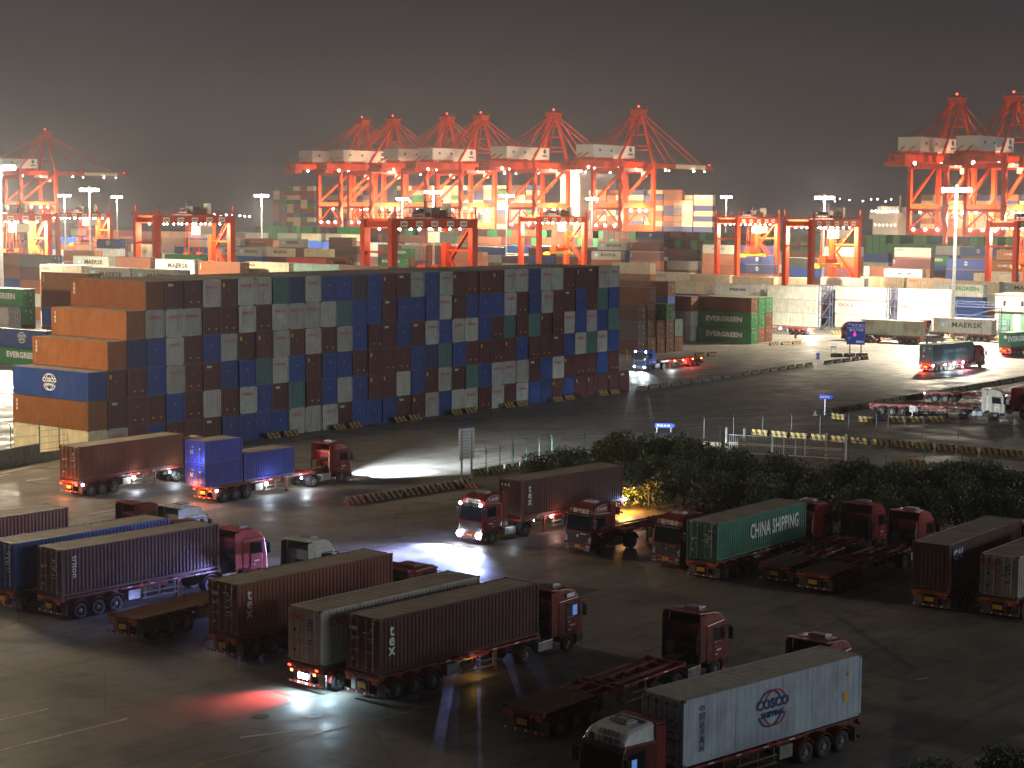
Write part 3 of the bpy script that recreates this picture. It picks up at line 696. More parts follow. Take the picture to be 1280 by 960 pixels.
# ------------------------------------------------------------------ container ships
def solve(px, base):
    k = (px-640)/FPX; return base+NV*((k*base.y-base.x)/(NV.x-k*NV.y))
hullm = mat('dark_hull_paint', (.05, .035, .035), rough=.5)
for px0, px1, hp, zt, bp, lab in ((330, 905, 712, 44, 14000, 'long container ship with lit white bridge moored behind the orange quay cranes'), (1075, 1420, 1104, 22, 900, 'container ship with small lit bridge moored behind the right quay cranes')):
    a, b = solve(px0, S0-RV*2), solve(px1, S0-RV*2); L = (b-a).length; ux = (b-a).normalized()
    r = empty('container_ship', a, math.atan2(ux.y, ux.x)); tag(r, lab, 'ship')
    g = MB(); p = [(-6, -4), (L+8, -4), (L+14, 13.6), (-8, 13.6)]
    for s in (0, 1): pass
    g.prism([(x, z) for x, z in p], -0.2, 38, 0); obj('hull', g.mesh('hull', [hullm], bevel=.6), r)
    hx = (solve(hp, S0)-a).length
    g = MB(); g.box(hx-7, hx+7, 1, 37, 13.6, zt); g.box(hx-8, hx+8, -1, 39, zt, zt+3); g.box(hx-3, hx+3, 14, 20, zt+3, zt+6); g.cyl((hx, 17, zt+6), (hx, 17, zt+12), .4); obj('bridge', g.mesh('bridge', [WHITEP]), r)
    g = MB()
    for k in range(int((zt-16)/3.4)):
        for q in range(9): g.box(hx-8.06+1, hx+7.06-1+.0, 2+q*4, 4.2+q*4, 17+k*3.4, 18+k*3.4)
    for q in range(6): g.box(hx-6+q*2.2, hx-5+q*2.2, .9, 37.1, zt-3.6, zt-2.4)
    obj('window', g.mesh('window', [E_WARM]), r)
    g = MB()
    for q in range(8): g.sphere((hx-7+q*2, 0, zt+4), .45)
    obj('deck_lamp', g.mesh('deck_lamp', [E_WHITE]), r)
    lamp('bridge_light', 'POINT', (hx, -9, zt-4), bp, (1, .86, .62), 1.2, r)
# ------------------------------------------------------------------ quay cranes
def crane_parts():
    P = []; g2 = 18.0                         # local: x toward the water (0 = water-side leg line), y along the quay
    def leg(x, y):
        g = MB(); g.box(x-1.1, x+1.1, y-.9, y+.9, 2.2, 52); return g
    for x in (0, -30):
        for y in (-9, 9): P.append(('leg', leg(x, y), CRANE))
    for x in (0, -30):
        g = MB(); g.box(x-1.0, x+1.0, -8.1, 8.1, 14, 18); P.append(('sill_beam', g, CRANE))
        g = MB(); g.box(x-.8, x+.8, -8.1, 8.1, 45.5, 48); P.append(('top_beam', g, CRANE))
        g = MB(); g.bar((x, -8.5, 18), (x, 0, 26), .7); g.bar((x, 8.5, 18), (x, 0, 26), .7); g.box(x-.4, x+.4, -8.1, 8.1, 25.8, 27.2); P.append(('brace', g, CRANE))
    for y in (-9, 9):
        g = MB(); g.box(-28.9, -1.1, y-.8, y+.8, 27, 29.4); g.bar((-29, y, 30), (-1, y, 49), 1.1); P.append(('portal_beam', g, CRANE))
        for x in (0, -30):
            g = MB(); g.box(x-3.2, x+3.2, y-.7, y+.7, 0.02, 2.2)
            for k in range(4): g.cyl((x-2.6+k*1.7, y-.8, .5), (x-2.6+k*1.7, y+.8, .5), .48, 10)
            P.append(('wheel_bogie', g, DARKST))
    g = MB()
    for y in (-3.2, 3.2): g.box(-62, 2, y-.7, y+.7, 48.2, 51.4)
    for k in range(9): g.box(-60+k*7.5, -59+k*7.5, -2.5, 2.5, 48.6, 50.4)
    for y in (-4.3, 4.3):
        g.bar((-62, y, 52.4), (2, y, 52.4), .14)
        for k in range(17): g.bar((-62+k*4, y, 51), (-62+k*4, y, 52.4), .12)
    g.box(-64, -58, -5, 5, 46, 48.1)
    P.append(('girder', g, CRANE))
    g = MB()
    for y in (-2.6, 2.6): g.box(2.2, 66, y-.6, y+.6, 48.6, 51.2)
    for k in range(8): g.box(6+k*8, 7+k*8, -2, 2, 49, 50.2)
    g.box(64, 70, -2, 2, 49, 50.8); P.append(('boom', g, CRANE))
    g = MB(); g.box(30, 60, 3.22, 3.3, 48.8, 51); g.box(30, 60, -3.3, -3.22, 48.8, 51); P.append(('boom_panel', g, CREAMP))
    g = MB()                                   # apex frame
    for y in (-1, 1):
        g.bar((0, y*8.6, 51), (-2, y*2.2, 78), 1.5); g.bar((-30, y*7, 51.4), (-3, y*2.2, 77), 1.0); g.bar((-14, y*5, 51.4), (-3, y*2.2, 76), .8); g.bar((0, y*6.5, 60), (-11, y*5.6, 60), .5)
    for z in (58, 66, 72): q = 8.6-(z-51)/27*6.4; g.bar((0-(z-51)/27*2, -q, z), (0-(z-51)/27*2, q, z), .6)
    g.box(-5, 1.5, -3.2, 3.2, 77, 79); g.box(-5.5, 2, -3.6, 3.6, 79, 79.4)
    for x in (-5.2, 1.8): g.bar((x, -3.4, 79.4), (x, -3.4, 80.8), .15); g.bar((x, 3.4, 79.4), (x, 3.4, 80.8), .15)
    g.bar((-5.2, -3.4, 80.8), (1.8, -3.4, 80.8), .12); P.append(('apex_frame', g, CRANE))
    for x, zz in ((30, 51), (58, 51), (-58, 51.5), (-40, 51.5)):
        g = MB()
        for y in (-2.4, 2.4): g.bar((-1.5, y*.8, 78), (x, y, zz), .42)
        P.append(('stay', g, CRANE))
    g = MB(); g.box(-50, -13, -5.6, 5.6, 53, 59.4); P.append(('machinery_house', g, WHITEP))
    g = MB()
    for y in (-5.7, 5.7):
        g.bar((-50, y, 60.5), (-13, y, 60.5), .15)
        for k in range(14): g.bar((-50+k*2.84, y, 59.4), (-50+k*2.84, y, 60.5), .12)
    for x in (-48, -32, -15): g.box(x-.6, x+.6, -5, 5, 51.42, 53)
    P.append(('house_railing', g, CRANE))
    g = MB(); g.box(-9, -3, -4.2, 4.2, 46.4, 48.1); g.box(-4, -1.6, -6, -3.6, 43.5, 46.4); P.append(('trolley', g, WHITEP))
    g = MB()                                  # zig-zag stair on the land-side leg
    for k in range(9): s = -1 if k % 2 else 1; g.bar((-31.6-1.2*s, -10.4, 3+k*5), (-31.6+1.2*s, -10.4, 8+k*5), .9, .25)
    P.append(('stair', g, CRANE))
    return P
CP = [(n, g.mesh(n, [m]), m) for n, g, m in crane_parts()]
g = MB()
for x, y, q in ((-52, -3.9, .6), (-36, 3.9, .35), (-25, -3.9, .7), (-9, -3.9, .35), (3, 3.9, .3), (19, -3.9, .5), (34, 3.9, .3), (47, -3.9, .55), (58, -3.9, .3)): g.sphere((x, y, 47.6), q)
for x, y, q in ((-22, -9.9, .7), (-14, -9.9, .8), (-8, -9.9, .6), (-17, 9.9, .6)): g.sphere((x, y, 25.6), q)
for y in (-6, 0, 6): g.sphere((-31.4, y, 17.6), .6)
CLAMP = g.mesh('work_lamp', [E_WHITE])
g = MB(); g.sphere((-2, 0, 81.2), .5); g.sphere((69, 0, 51.6), .4); CRED = g.mesh('beacon', [E_RED])
g = MB(); g.box(-27, -13.5, -5.72, -5.6, 53, 60); EMB = None
CY = math.atan2(RV.y, RV.x)
apex = [(62, 'leftmost orange quay crane, standing alone with its boom out over the water'), (455, 'first orange quay crane from the left in the central group'), (493, 'second orange quay crane from the left in the central group'), (560, 'third orange quay crane from the left in the central group'), (602, 'fourth orange quay crane in the central group, left of the widest gap'), (692, 'fifth orange quay crane from the left in the central group'), (797, 'rightmost orange quay crane of the central group with its boom stretched right'), (1190, 'left orange quay crane of the right-hand pair with white machinery house'), (1260, 'orange quay crane at the right photo edge beside its twin')]
for i, (px, lab) in enumerate(apex):
    base = solve(px, QUAY0+RV*30-Vector((0, 0, 0)))
    r = empty('quay_crane', base, CY); tag(r, lab, 'crane', 'ship-to-shore quay cranes')
    for n, me, m in CP: obj(n, me, r)
    obj('work_lamp', CLAMP, r); obj('beacon', CRED, r)
    h = [c for c in r.children if c.name.startswith('machinery_house')][0]
    g = MB(); g.cyl((-17, -5.61, 57.5), (-17, -5.75, 57.5), 1.2, 20); g.box(-19, -15, -5.75, -5.61, 54.6, 55.4); g.box(-35, -33.6, -5.75, -5.61, 56, 57.2); g.box(-45, -43.6, -5.75, -5.61, 56, 57.2)
    obj('emblem', g.mesh('emblem', [NAVYL]), h)
    lamp('crane_light', 'POINT', (-15, -14, 22), 190000, (1, .64, .38), 1.0, r)
    lamp('crane_light', 'SPOT', (-20, -12, 46), 40000, (1, .66, .42), 1.0, r, (0, 0, -1), 160, .4)
# ------------------------------------------------------------------ yard gantries
def rtg_parts():
    P = []; sp = 23.5; wb = 7.1; H = 23.2      # local: x across the span, y along travel (0 = near frame, wb = far frame)
    for x in (0, sp):
        for y in (0, wb):
            g = MB(); s = 1 if y else -1
            g.hexa([(x-.7, y-.55, 2.4), (x+.7, y-.55, 2.4), (x+.7, y+.55, 2.4), (x-.7, y+.55, 2.4), (x-.85, y-.55, H-1.8), (x+.85, y-.55, H-1.8), (x+.85, y+.55, H-1.8), (x-.85, y+.55, H-1.8)])
            P.append(('leg', g, CRANE))
        g = MB(); g.box(x-.6, x+.6, -1.6, wb+1.6, 1.4, 2.4); P.append(('sill_beam', g, CRANE)); g = MB(); g.box(x-.25, x+.25, .55, wb-.55, H-6.5, H-6.1); P.append(('tie_beam', g, CRANE))
        for y in (-.6, wb+.6):
            g = MB()
            for k in (-.8, .8): g.cyl((x-.35, y+k, .76), (x+.35, y+k, .76), .74, 16)
            P.append(('wheel_set', g, BLACK))
    for y in (0, wb):
        g = MB(); g.box(-.85, sp+.85, y-.5, y+.5, H-1.8, H); P.append(('girder', g, CRANE))
        g = MB(); s = -1 if y == 0 else 1; yy = y+s*.9
        g.box(-1, sp+1, min(y+s*.5, yy), max(y+s*.5, yy), H-.1, H+.02)
        g.bar((-1, yy, H+1.1), (sp+1, yy, H+1.1), .08); g.bar((-1, yy, H+.6), (sp+1, yy, H+.6), .06)
        for k in range(14): g.bar((-1+k*1.96, yy, H), (-1+k*1.96, yy, H+1.1), .07)
        P.append(('walkway', g, CRANE))
    for x in (0, sp): g = MB(); g.box(x-.5, x+.5, .5, wb-.5, H-1.6, H-.4); g.bar((x, -.6, H), (x, -.6, H+2.4), .25); g.bar((x, wb+.6, H), (x, wb+.6, H+2.4), .25); P.append(('cross_beam', g, CRANE))
    g = MB(); g.box(11, 18, -.2, wb+.2, H+.05, H+.4); g.box(12, 14.4, .8, 3, H+.4, H+2.2); g.box(15, 16.4, 1, 5.8, H+.4, H+1.7); g.box(12.4, 14, 4, 6, H+.4, H+1.9); g.box(16.6, 17.6, .6, 2.2, H+.4, H+3.0, 1); g.cyl((11.5, 2, H+.9), (11.5, 5, H+.9), .5, 12)
    g.bar((10.2, 1, H+.4), (10.2, 1, H+3.4), .2); g.bar((10.2, 1, H+3.4), (11.6, 1, H+3.4), .2); P.append(('trolley', g, (DARKST, CREAMP)))
    g = MB(); g.box(13.4, 17.6, -.1, 3, H-4.6, H-2.5); P.append(('operator_cab', g, CREAMP))
    g = MB()
    zs = 11.5
    g.box(8.6, 20.6, 3.0, 4.1, zs, zs+.7); g.box(8.4, 9.0, 2.3, 4.8, zs-.3, zs+.5); g.box(20.2, 20.8, 2.3, 4.8, zs-.3, zs+.5); P.append(('spreader', g, SPREAD))
    g = MB(); g.box(11.6, 17.6, 2.4, 4.7, zs+.9, zs+1.9); g.box(12, 13, 2.6, 4.5, zs+1.9, zs+2.7); g.box(16, 17, 2.6, 4.5, zs+1.9, zs+2.7)
    for x in (12.3, 13.4, 15.6, 16.7):
        for y in (2.8, 4.3): g.bar((x, y, zs+2.7), (x+(14.6-x)*.3, y, H-.5), .07)
    P.append(('headblock', g, CRANE))
    g = MB()                                   # zig-zag ladder on the right sill
    for k in range(3): a, b = (1.2, wb-1) if k % 2 else (wb-1, 1.2); g.bar((sp+.2, a, 3+k*6), (sp+.2, b, 9+k*6), .9, .3); g.bar((sp-.3, a, 4+k*6), (sp-.3, b, 10+k*6), .08); g.bar((sp+.7, a, 4+k*6), (sp+.7, b, 10+k*6), .08)
    P.append(('ladder', g, CRANE))
    for k, x in enumerate((2.6, 7, 11.4, 16, 20)):
        g = MB(); g.box(x-1.0, x+1.0, -.56, -.502, H-1.5, H-.4); g.box(x-.7, x+.7, -.575, -.56, H-1.1, H-.85, 1); P.append(('sign_panel', g, (CREAMP, BLACKL)))
    return P
RP = [(n, g.mesh(n, list(m) if isinstance(m, tuple) else [m])) for n, g, m in rtg_parts()]
g = MB()
for x in (3, 6, 8.5, 12, 14.6, 17.5, 20.6): g.sphere((x, .9, 21.2), .22); g.sphere((x, 6.2, 21.2), .22)
RL = g.mesh('work_lamp', [E_WHITE])
for px, d, lab, pw in ((490, 336, 'dark orange yard gantry standing behind the middle of the tall stack', 5000), (672.5, 551, 'orange yard gantry right of the middle one, smaller and farther back', 60000), (1012, 432, 'bright orange yard gantry on the right with zig-zag ladder and lit beam', 70000), (919.5, 538, 'distant orange yard gantry left of the bright one on the right', 60000), (196, 421, 'orange yard gantry with glowing yellow spreader above the left of the stack', 32000), (-35, 450, 'floodlit orange yard gantry at the left photo edge with bright spreader', 260000), (73, 640, 'pale orange yard gantry behind the left lamp mast', 80000), (1267, 440, 'orange yard gantry leg at the right photo edge', 50000)):
    x = (px-640)/FPX*d; r = empty('yard_gantry', Vector((x, d, 0)), math.atan2(RV.y, RV.x)); tag(r, lab, 'gantry crane', 'rubber-tyred yard gantries')
    for n, me in RP: obj(n, me, r)
    obj('work_lamp', RL, r)
    for x in (5, 19): lamp('gantry_light', 'POINT', (x, 3.5, 19.5), pw/2, (1, .80, .55), .6, r)
# ------------------------------------------------------------------ flood light masts
def mast(base, H, lab, power, col=(1, .88, .66), n=8, rr=2.2, rad=1.6, kind='SPOT', cone=166):
    r = empty('lamp_mast', base); tag(r, lab, 'lamp mast', 'flood light masts')
    g = MB(); g.cyl((0, 0, 0), (0, 0, H), .42, 14, r2=.2); g.box(-.6, .6, -.6, .6, 0, .35); obj('pole', g.mesh('pole', [mat('mast_paint', (.55, .54, .52), rough=.5)]), r)
    g = MB(); g.cyl((0, 0, H-.5), (0, 0, H-.2), rr, 20); g.cyl((0, 0, H-.2), (0, 0, H+.5), .3, 10); obj('lamp_ring', g.mesh('lamp_ring', [GREYST]), r)
    for k in range(n):
        a = 2*math.pi*k/n; g = MB(); c = Vector((math.cos(a)*rr, math.sin(a)*rr, H-.55)); t = Vector((math.cos(a), math.sin(a), 0))
        g.box(-.6, .6, -.5, .5, -.45, .35, 0)
        obj('flood_lamp', g.mesh('flood_lamp', [E_WHITE]), r, Matrix.Translation(c) @ Matrix.Rotation(a, 4, 'Z'))
    lamp('mast_light', kind, (0, 0, H-1.2), power, col, rad, r, (0, 0, -1), cone, .35); lamp('mast_light', 'POINT', (0, 0, H-.5), (power*.3 if cone == 166 else 30000), col, 1.6, r)
for px, py, d, lab, pw in ((1191, 234, 350, 'tall bright lamp mast standing among the white reefers on the right', 560000), (541, 238, 551, 'slim lamp mast behind the central yard gantry', 110000), (113, 235, 540, 'lamp mast with white pole left of the left yard gantry', 110000), (147, 245, 919, 'far lamp mast right of the white pole on the left', 150000),
    (82, 243, 810, 'far lamp mast below the lone quay crane', 420000), (327, 243, 725, 'lamp mast left of the central quay cranes', 420000), (632, 243, 689, 'lamp mast between the fourth and fifth quay cranes', 420000), (738, 247, 810, 'lamp mast below the boom left of the rightmost central crane', 420000), (1027, 245, 520, 'lamp mast glowing above the bright right yard gantry', 340000), (502, 247, 830, 'faint lamp mast under the second quay crane', 420000), (2, 206, 330, 'lamp mast glaring at the left photo edge', 600000), (905, 245, 900, 'small far lamp mast right of the central ship cargo', 120000)):
    y0 = 264+.0066*(px-640); z = CAM_H+(y0-py)*d/FPX
    mast(Vector(((px-640)/FPX*d, d, 0)), z, lab, pw, cone=156 if px == 1191 else 166)
mast(Vector((-66, 112, 0)), 30, 'lamp mast beside the lorry park on the left, outside the picture', 11000, (1, .80, .50), kind='POINT')
mast(Vector((-66, 158, 0)), 29, 'lamp mast by the road left of the tall stack, outside the picture', 78000, (1, .78, .48), rad=5, kind='POINT')
mast(Vector((-97, 236, 0)), 28, 'lamp mast by the container rows left of the tall stack, outside the picture', 58000, (1, .86, .62), kind='POINT')
mast(Vector((212, 148, 0)), 33, 'lamp mast right of the lorry park, outside the picture', 170000, (1, .97, .94), rad=4, kind='POINT')
# far shore lights
g = MB()
for px in (1040, 1046, 1058, 1075, 1085, 1093, 1103, 1110): c = Vector(((px-640)/FPX*2600, 2600, 25+random.uniform(17, 21))); g.sphere(c, .9, n=6)
for px in (268, 276, 283, 291, 300, 306, 312, 10, 20): c = Vector(((px-640)/FPX*2400, 2400, 6+random.uniform(8, 12))); g.sphere(c, 1.2, n=6)
tag(obj('shore_lights', g.mesh('shore_lights', [E_COOL])), 'string of tiny lights on the far shore', 'lights', kind='stuff')
# ------------------------------------------------------------------ lorries
def wheel_mesh(r=.51, w=.30):
    g = MB(); g.lathe([(r*.58, -w*.5), (r*.86, -w*.5), (r*.97, -w*.4), (r, -w*.2), (r, w*.2), (r*.97, w*.4), (r*.86, w*.5), (r*.58, w*.5), (r*.58, -w*.5)], (0, 0, 0), 26); return g.mesh('wheel', [BLACK], smooth=False)
def rim_mesh(r=.51, w=.30, m=None):
    g = MB(); g.lathe([(r*.59, -w*.5), (r*.55, -w*.42), (r*.5, -w*.1), (r*.34, -w*.05), (r*.3, -w*.42), (r*.18, -w*.5), (0.001, -w*.5)], (0, 0, 0), 20)
    g.lathe([(r*.59, w*.5), (r*.55, w*.42), (r*.5, w*.1), (0.001, w*.1)], (0, 0, 0), 20)
    for k in range(8): a = k*math.pi/4; g.cyl((r*.27*math.cos(a), -w*.5, r*.27*math.sin(a)), (r*.27*math.cos(a), -w*.4, r*.27*math.sin(a)), .025, 6)
    return g.mesh('rim', [m])
RIMM = mat('dusty_rim_paint', (.16, .15, .14), rough=.5, dirt=(.1, .07, .05), dirtamt=.5)
WH, RM = wheel_mesh(), rim_mesh(m=RIMM)
def wheel(parent, x, y, r=.51, flip=False):
    m = Matrix.Translation((x, y, r)) @ (Matrix.Rotation(math.pi, 4, 'Z') if flip else Matrix())
    w = obj('wheel', WH, parent, m); obj('rim', RM, w)
def P(name, g, mats, bevel=0): return (name, g.mesh(name, mats if isinstance(mats, list) else [mats], bevel=bevel))
def tractor_parts(high=True):
    out = []
    g = MB()                                           # cab shell: side outline swept across, bevelled
    g.prism([(2.72, 1.0), (2.72, 3.02), (4.50, 3.10), (4.66, 2.92), (4.86, 1.75), (4.9, .62), (4.30, .52), (4.22, .95), (2.95, .95)], -1.23, 1.23); out.append(P('cab', g, CABP, .07))
    if high:
        g = MB(); n = 6
        pr = [(4.56, 3.0, 1.16), (4.50, 3.30, 1.14), (4.26, 3.55, 1.10), (3.7, 3.70, 1.06), (2.9, 3.74, 1.04), (2.66, 3.74, 1.04)]
        vs = []
        for x, z, hw in pr: vs += [(x, -hw-.05, 3.0), (x, -hw, z-.1), (x, -hw+.14, z), (x, hw-.14, z), (x, hw, z-.1), (x, hw+.05, 3.0)]
        fs = [(i*6+j, i*6+j+1, i*6+6+j+1, i*6+6+j) for i in range(5) for j in range(5)]+[(0, 1, 2, 3, 4, 5)]
        g.add(vs, fs); out.append(P('roof_fairing', g, CABP, .03))
        g = MB(); g.box(3.1, 3.75, -.5, .5, 3.70, 3.82); g.box(3.2, 3.6, -.4, .4, 3.82, 3.86); out.append(P('roof_vent', g, GREYST, .03))
    else:
        g = MB(); g.box(3.0, 4.0, -.7, .7, 3.06, 3.2); g.box(2.8, 2.95, -1, 1, 3.05, 3.3); out.append(P('roof_vent', g, CABP, .04))
    top = 3.66 if high else 3.0
    for s in (-1, 1):                                  # side wings behind the cab, red outside and dark inside
        g = MB(); g.hexa([(2.12, s*1.17, 1.1), (2.70, s*1.17, 1.1), (2.70, s*1.22, 1.1), (2.12, s*1.22, 1.1), (2.12, s*1.14, top-.1), (2.70, s*1.14, top), (2.70, s*1.2, top), (2.12, s*1.2, top-.1)]); out.append(P('side_wing', g, CABP)); g = MB(); g.hexa([(2.14, s*1.158, 1.1), (2.69, s*1.158, 1.1), (2.69, s*1.166, 1.1), (2.14, s*1.166, 1.1), (2.14, s*1.128, top-.12), (2.69, s*1.128, top-.02), (2.69, s*1.136, top-.02), (2.14, s*1.136, top-.12)]); out.append(P('wing_lining', g, BLACK))
    g = MB(); g.box(2.12, 2.66, -1.15, 1.15, top, top+.07); out.append(P('rear_roof_lip', g, CABP, .02))
    g = MB(); g.box(2.66, 2.715, -.62, .42, 2.02, 2.38); g.box(2.64, 2.7, -1.05, -.6, 1.1, 2.0); out.append(P('rear_window', g, GLASS)); g = MB(); g.box(2.67, 2.712, -1.1, 1.1, 1.05, 1.75); out.append(P('lower_back_panel', g, DARKST))
    g = MB()
    for k in range(6): g.box(2.69, 2.715, -.85+k*.34, -.75+k*.34, 2.82, 2.87)
    out.append(P('reflector', g, WHITEL))
    g = MB(); a, b = Vector((4.672, 0, 2.86)), Vector((4.858, 0, 1.78)); n = Vector((.985, 0, .17))*.02
    g.add([a+n+Vector((0, -1.1, 0)), a+n+Vector((0, 1.1, 0)), b+n+Vector((0, 1.12, 0)), b+n+Vector((0, -1.12, 0))], [(0, 1, 2, 3)])
    g.add([a-n+Vector((0, -1.1, 0)), a-n+Vector((0, 1.1, 0)), b-n+Vector((0, 1.12, 0)), b-n+Vector((0, -1.12, 0))], [(0, 1, 2, 3)]); out.append(P('windscreen', g, GLASS))
    g = MB(); g.hexa([(4.62, -1.15, 2.92), (4.84, -1.15, 2.86), (4.84, 1.15, 2.86), (4.62, 1.15, 2.92), (4.60, -1.15, 2.99), (4.82, -1.15, 2.95), (4.82, 1.15, 2.95), (4.60, 1.15, 2.99)]); out.append(P('sun_visor', g, mat('dark_visor', (.03, .03, .03), rough=.2)))
    g = MB(); g.box(4.84, 4.90, -.95, .95, .98, 1.66)
    for k in range(4): g.box(4.90, 4.93, -.9, .9, 1.05+k*.15, 1.11+k*.15, 1)
    out.append(P('grille', g, [mat('dark_grille', (.05, .045, .045), rough=.4), DARKST]))
    g = MB(); g.box(4.30, 4.98, -1.22, 1.22, .34, .80); g.box(4.97, 5.0, -.7, .7, .5, .62, 1); out.append(P('bumper', g, [CABP, CHROME], .05))
    for s in (-1, 1):
        g = MB(); g.box(4.9, 5.0, s*1.12-.16*(s > 0)-.0, s*1.12+.16*(s < 0)+.0, .82, 1.02) if False else g.box(4.86, 5.0, min(s*.80, s*1.16), max(s*.80, s*1.16), .60, .78); out.append(P('headlight', g, CHROME))
        g = MB(); y0, y1 = sorted((s*1.225, s*1.25)); g.box(3.42, 4.42, y0, y1, 1.02, 2.02); out.append(P('door', g, CABP, .012))
        g = MB(); y0, y1 = sorted((s*1.228, s*1.252)); g.add([(3.42, y1 if s > 0 else y0, 2.08), (4.42, y1 if s > 0 else y0, 2.0), (4.34, y1 if s > 0 else y0, 2.72), (3.42, y1 if s > 0 else y0, 2.78), (3.42, s*1.2, 2.08), (4.42, s*1.2, 2.0), (4.34, s*1.2, 2.72), (3.42, s*1.2, 2.78)], [(0, 1, 2, 3), (4, 5, 6, 7), (0, 1, 5, 4), (1, 2, 6, 5), (2, 3, 7, 6), (3, 0, 4, 7)]); out.append(P('side_window', g, GLASS))
        g = MB(); g.box(3.5, 3.68, min(s*1.25, s*1.275), max(s*1.25, s*1.275), 1.72, 1.78); out.append(P('door_handle', g, CHROME))
        g = MB(); g.bar((4.6, s*1.2, 2.75), (4.75, s*1.5, 2.72), .05); g.box(4.68, 4.82, s*1.5-.14, s*1.5+.14, 2.0, 2.66); out.append(P('mirror', g, mat('dark_visor'), .03))
        g = MB(); pts = [(3.7+.68*math.cos(R(a)), .52+.68*math.sin(R(a))) for a in range(10, 171, 20)]
        for (x0, z0), (x1, z1) in zip(pts, pts[1:]): g.hexa([(x0, s*.95, z0), (x1, s*.95, z1), (x1, s*1.25, z1), (x0, s*1.25, z0), (x0, s*.95, z0+.05), (x1, s*.95, z1+.05), (x1, s*1.25, z1+.05), (x0, s*1.25, z0+.05)])
        out.append(P('wheel_arch', g, CABP))
        g = MB(); g.box(4.34, 4.6, min(s*1.0, s*1.24), max(s*1.0, s*1.24), .36, .42); g.box(4.34, 4.6, min(s*1.0, s*1.24), max(s*1.0, s*1.24), .66, .72); out.append(P('step', g, GREYST))
        g = MB(); pts = [(.66*math.cos(R(a)), .52+.66*math.sin(R(a))) for a in range(10, 171, 20)]
        for (x0, z0), (x1, z1) in zip(pts, pts[1:]): g.hexa([(x0, s*.62, z0), (x1, s*.62, z1), (x1, s*1.24, z1), (x0, s*1.24, z0), (x0, s*.62, z0+.03), (x1, s*.62, z1+.03), (x1, s*1.24, z1+.03), (x0, s*1.24, z0+.03)])
        out.append(P('mudguard', g, DARKST))
        g = MB(); y0, y1 = sorted((s*.55, s*1.15)); g.box(1.05, 2.3, y0, y1, .45, 1.0)
        for k in (1.3, 1.95): g.box(k, k+.07, y0-.012, y1+.012, .44, 1.012, 1)
        out.append(P('fuel_tank' if s < 0 else 'battery_box', g, [GREYST, DARKST], .03))
    g = MB()
    for s in (-1, 1): g.box(-1.0, 4.3, s*.42-.05, s*.42+.05, .72, .98)
    for x in (-.9, .6, 2.4): g.box(x, x+.12, -.42, .42, .76, .94)
    g.box(.9, 2.6, -.37, .37, .8, 1.5); g.box(-.55, .55, -.45, .45, .99, 1.12); g.cyl((0, -.9, .51), (0, .9, .51), .09, 8); g.cyl((3.7, -.9, .51), (3.7, .9, .51), .08, 8)
    for s in (-1, 1): g.bar((2.4, s*.3, 1.1), (2.4, s*.3, 2.0), .06)
    g.box(1.9, 2.55, .3, .8, .99, 2.1)
    out.append(P('chassis', g, DARKST))
    g = MB(); g.box(4.985, 5.005, -.26, .26, .62, .78); out.append(P('number_plate', g, YEL))
    tr = mat('dark_visor')
    for s in (-1, 1):
        g = MB(); y0, y1 = sorted((s*1.226, s*1.246)); g.box(3.34, 4.5, y0, y1, 2.0, 2.05); g.box(3.34, 3.40, y0, y1, 2.05, 2.82); g.box(3.34, 4.44, y0, y1, 2.78, 2.83); out.append(P('window_trim', g, tr))
        g = MB(); y0, y1 = sorted((s*1.225, s*1.243)); g.box(3.36, 3.385, y0, y1, .98, 2.0); g.box(4.44, 4.465, y0, y1, 1.0, 2.0); g.box(2.76, 3.36, y0, y1, 1.48, 1.5); out.append(P('door_seam', g, tr))
        g = MB(); y0, y1 = sorted((s*1.23, s*1.262)); g.box(4.3, 4.9, y0, y1, .5, .92); g.box(2.75, 3.05, y0, y1, .95, 1.2); out.append(P('sill_trim', g, tr))
        g = MB(); y0, y1 = sorted((s*1.251, s*1.262)); g.box(3.7, 4.15, y0, y1, 1.5, 1.58); g.box(3.55, 3.8, y0, y1, 1.28, 1.33); out.append(P('door_badge', g, WHITEL))
        g = MB(); y0, y1 = sorted((s*.74, s*1.18)); g.box(4.985, 5.012, y0, y1, .40, .56); out.append(P('fog_light', g, CHROME))
        g = MB(); g.hexa([(4.84, s*.97, .95), (4.93, s*.97, .95), (4.9, s*1.2, 1.0), (4.82, s*1.2, 1.0), (4.82, s*.97, 1.3), (4.90, s*.97, 1.3), (4.88, s*1.19, 1.5), (4.8, s*1.19, 1.5)]); out.append(P('corner_light', g, CHROME))
        g = MB(); g.bar((4.865, s*.35-.4, 1.80), (4.81, s*.35+.35, 2.1), .03); out.append(P('wiper', g, tr))
    g = MB(); g.cyl((2.4, -.98, .9), (2.4, -.98, 3.0), .1, 10); g.cyl((2.4, -.98, 1.5), (2.4, -.98, 2.4), .16, 10); out.append(P('exhaust_stack', g, GREYST))
    g = MB(); g.cyl((4.93, -.0, 1.4), (4.95, 0, 1.4), .12, 12); g.box(4.93, 4.945, .25, .8, 1.55, 1.62); out.append(P('badge', g, CHROME))
    g = MB()
    for s in (-1, 1): g.bar((2.5, s*.25, 1.6), (1.5, s*.12, 1.35), .05); g.bar((1.5, s*.12, 1.35), (2.0, s*.1, 1.15), .05)
    out.append(P('air_hose', g, mat('red_hose', (.3, .05, .03), rough=.5)))
    return out
TP_H, TP_L = tractor_parts(True), tractor_parts(False)
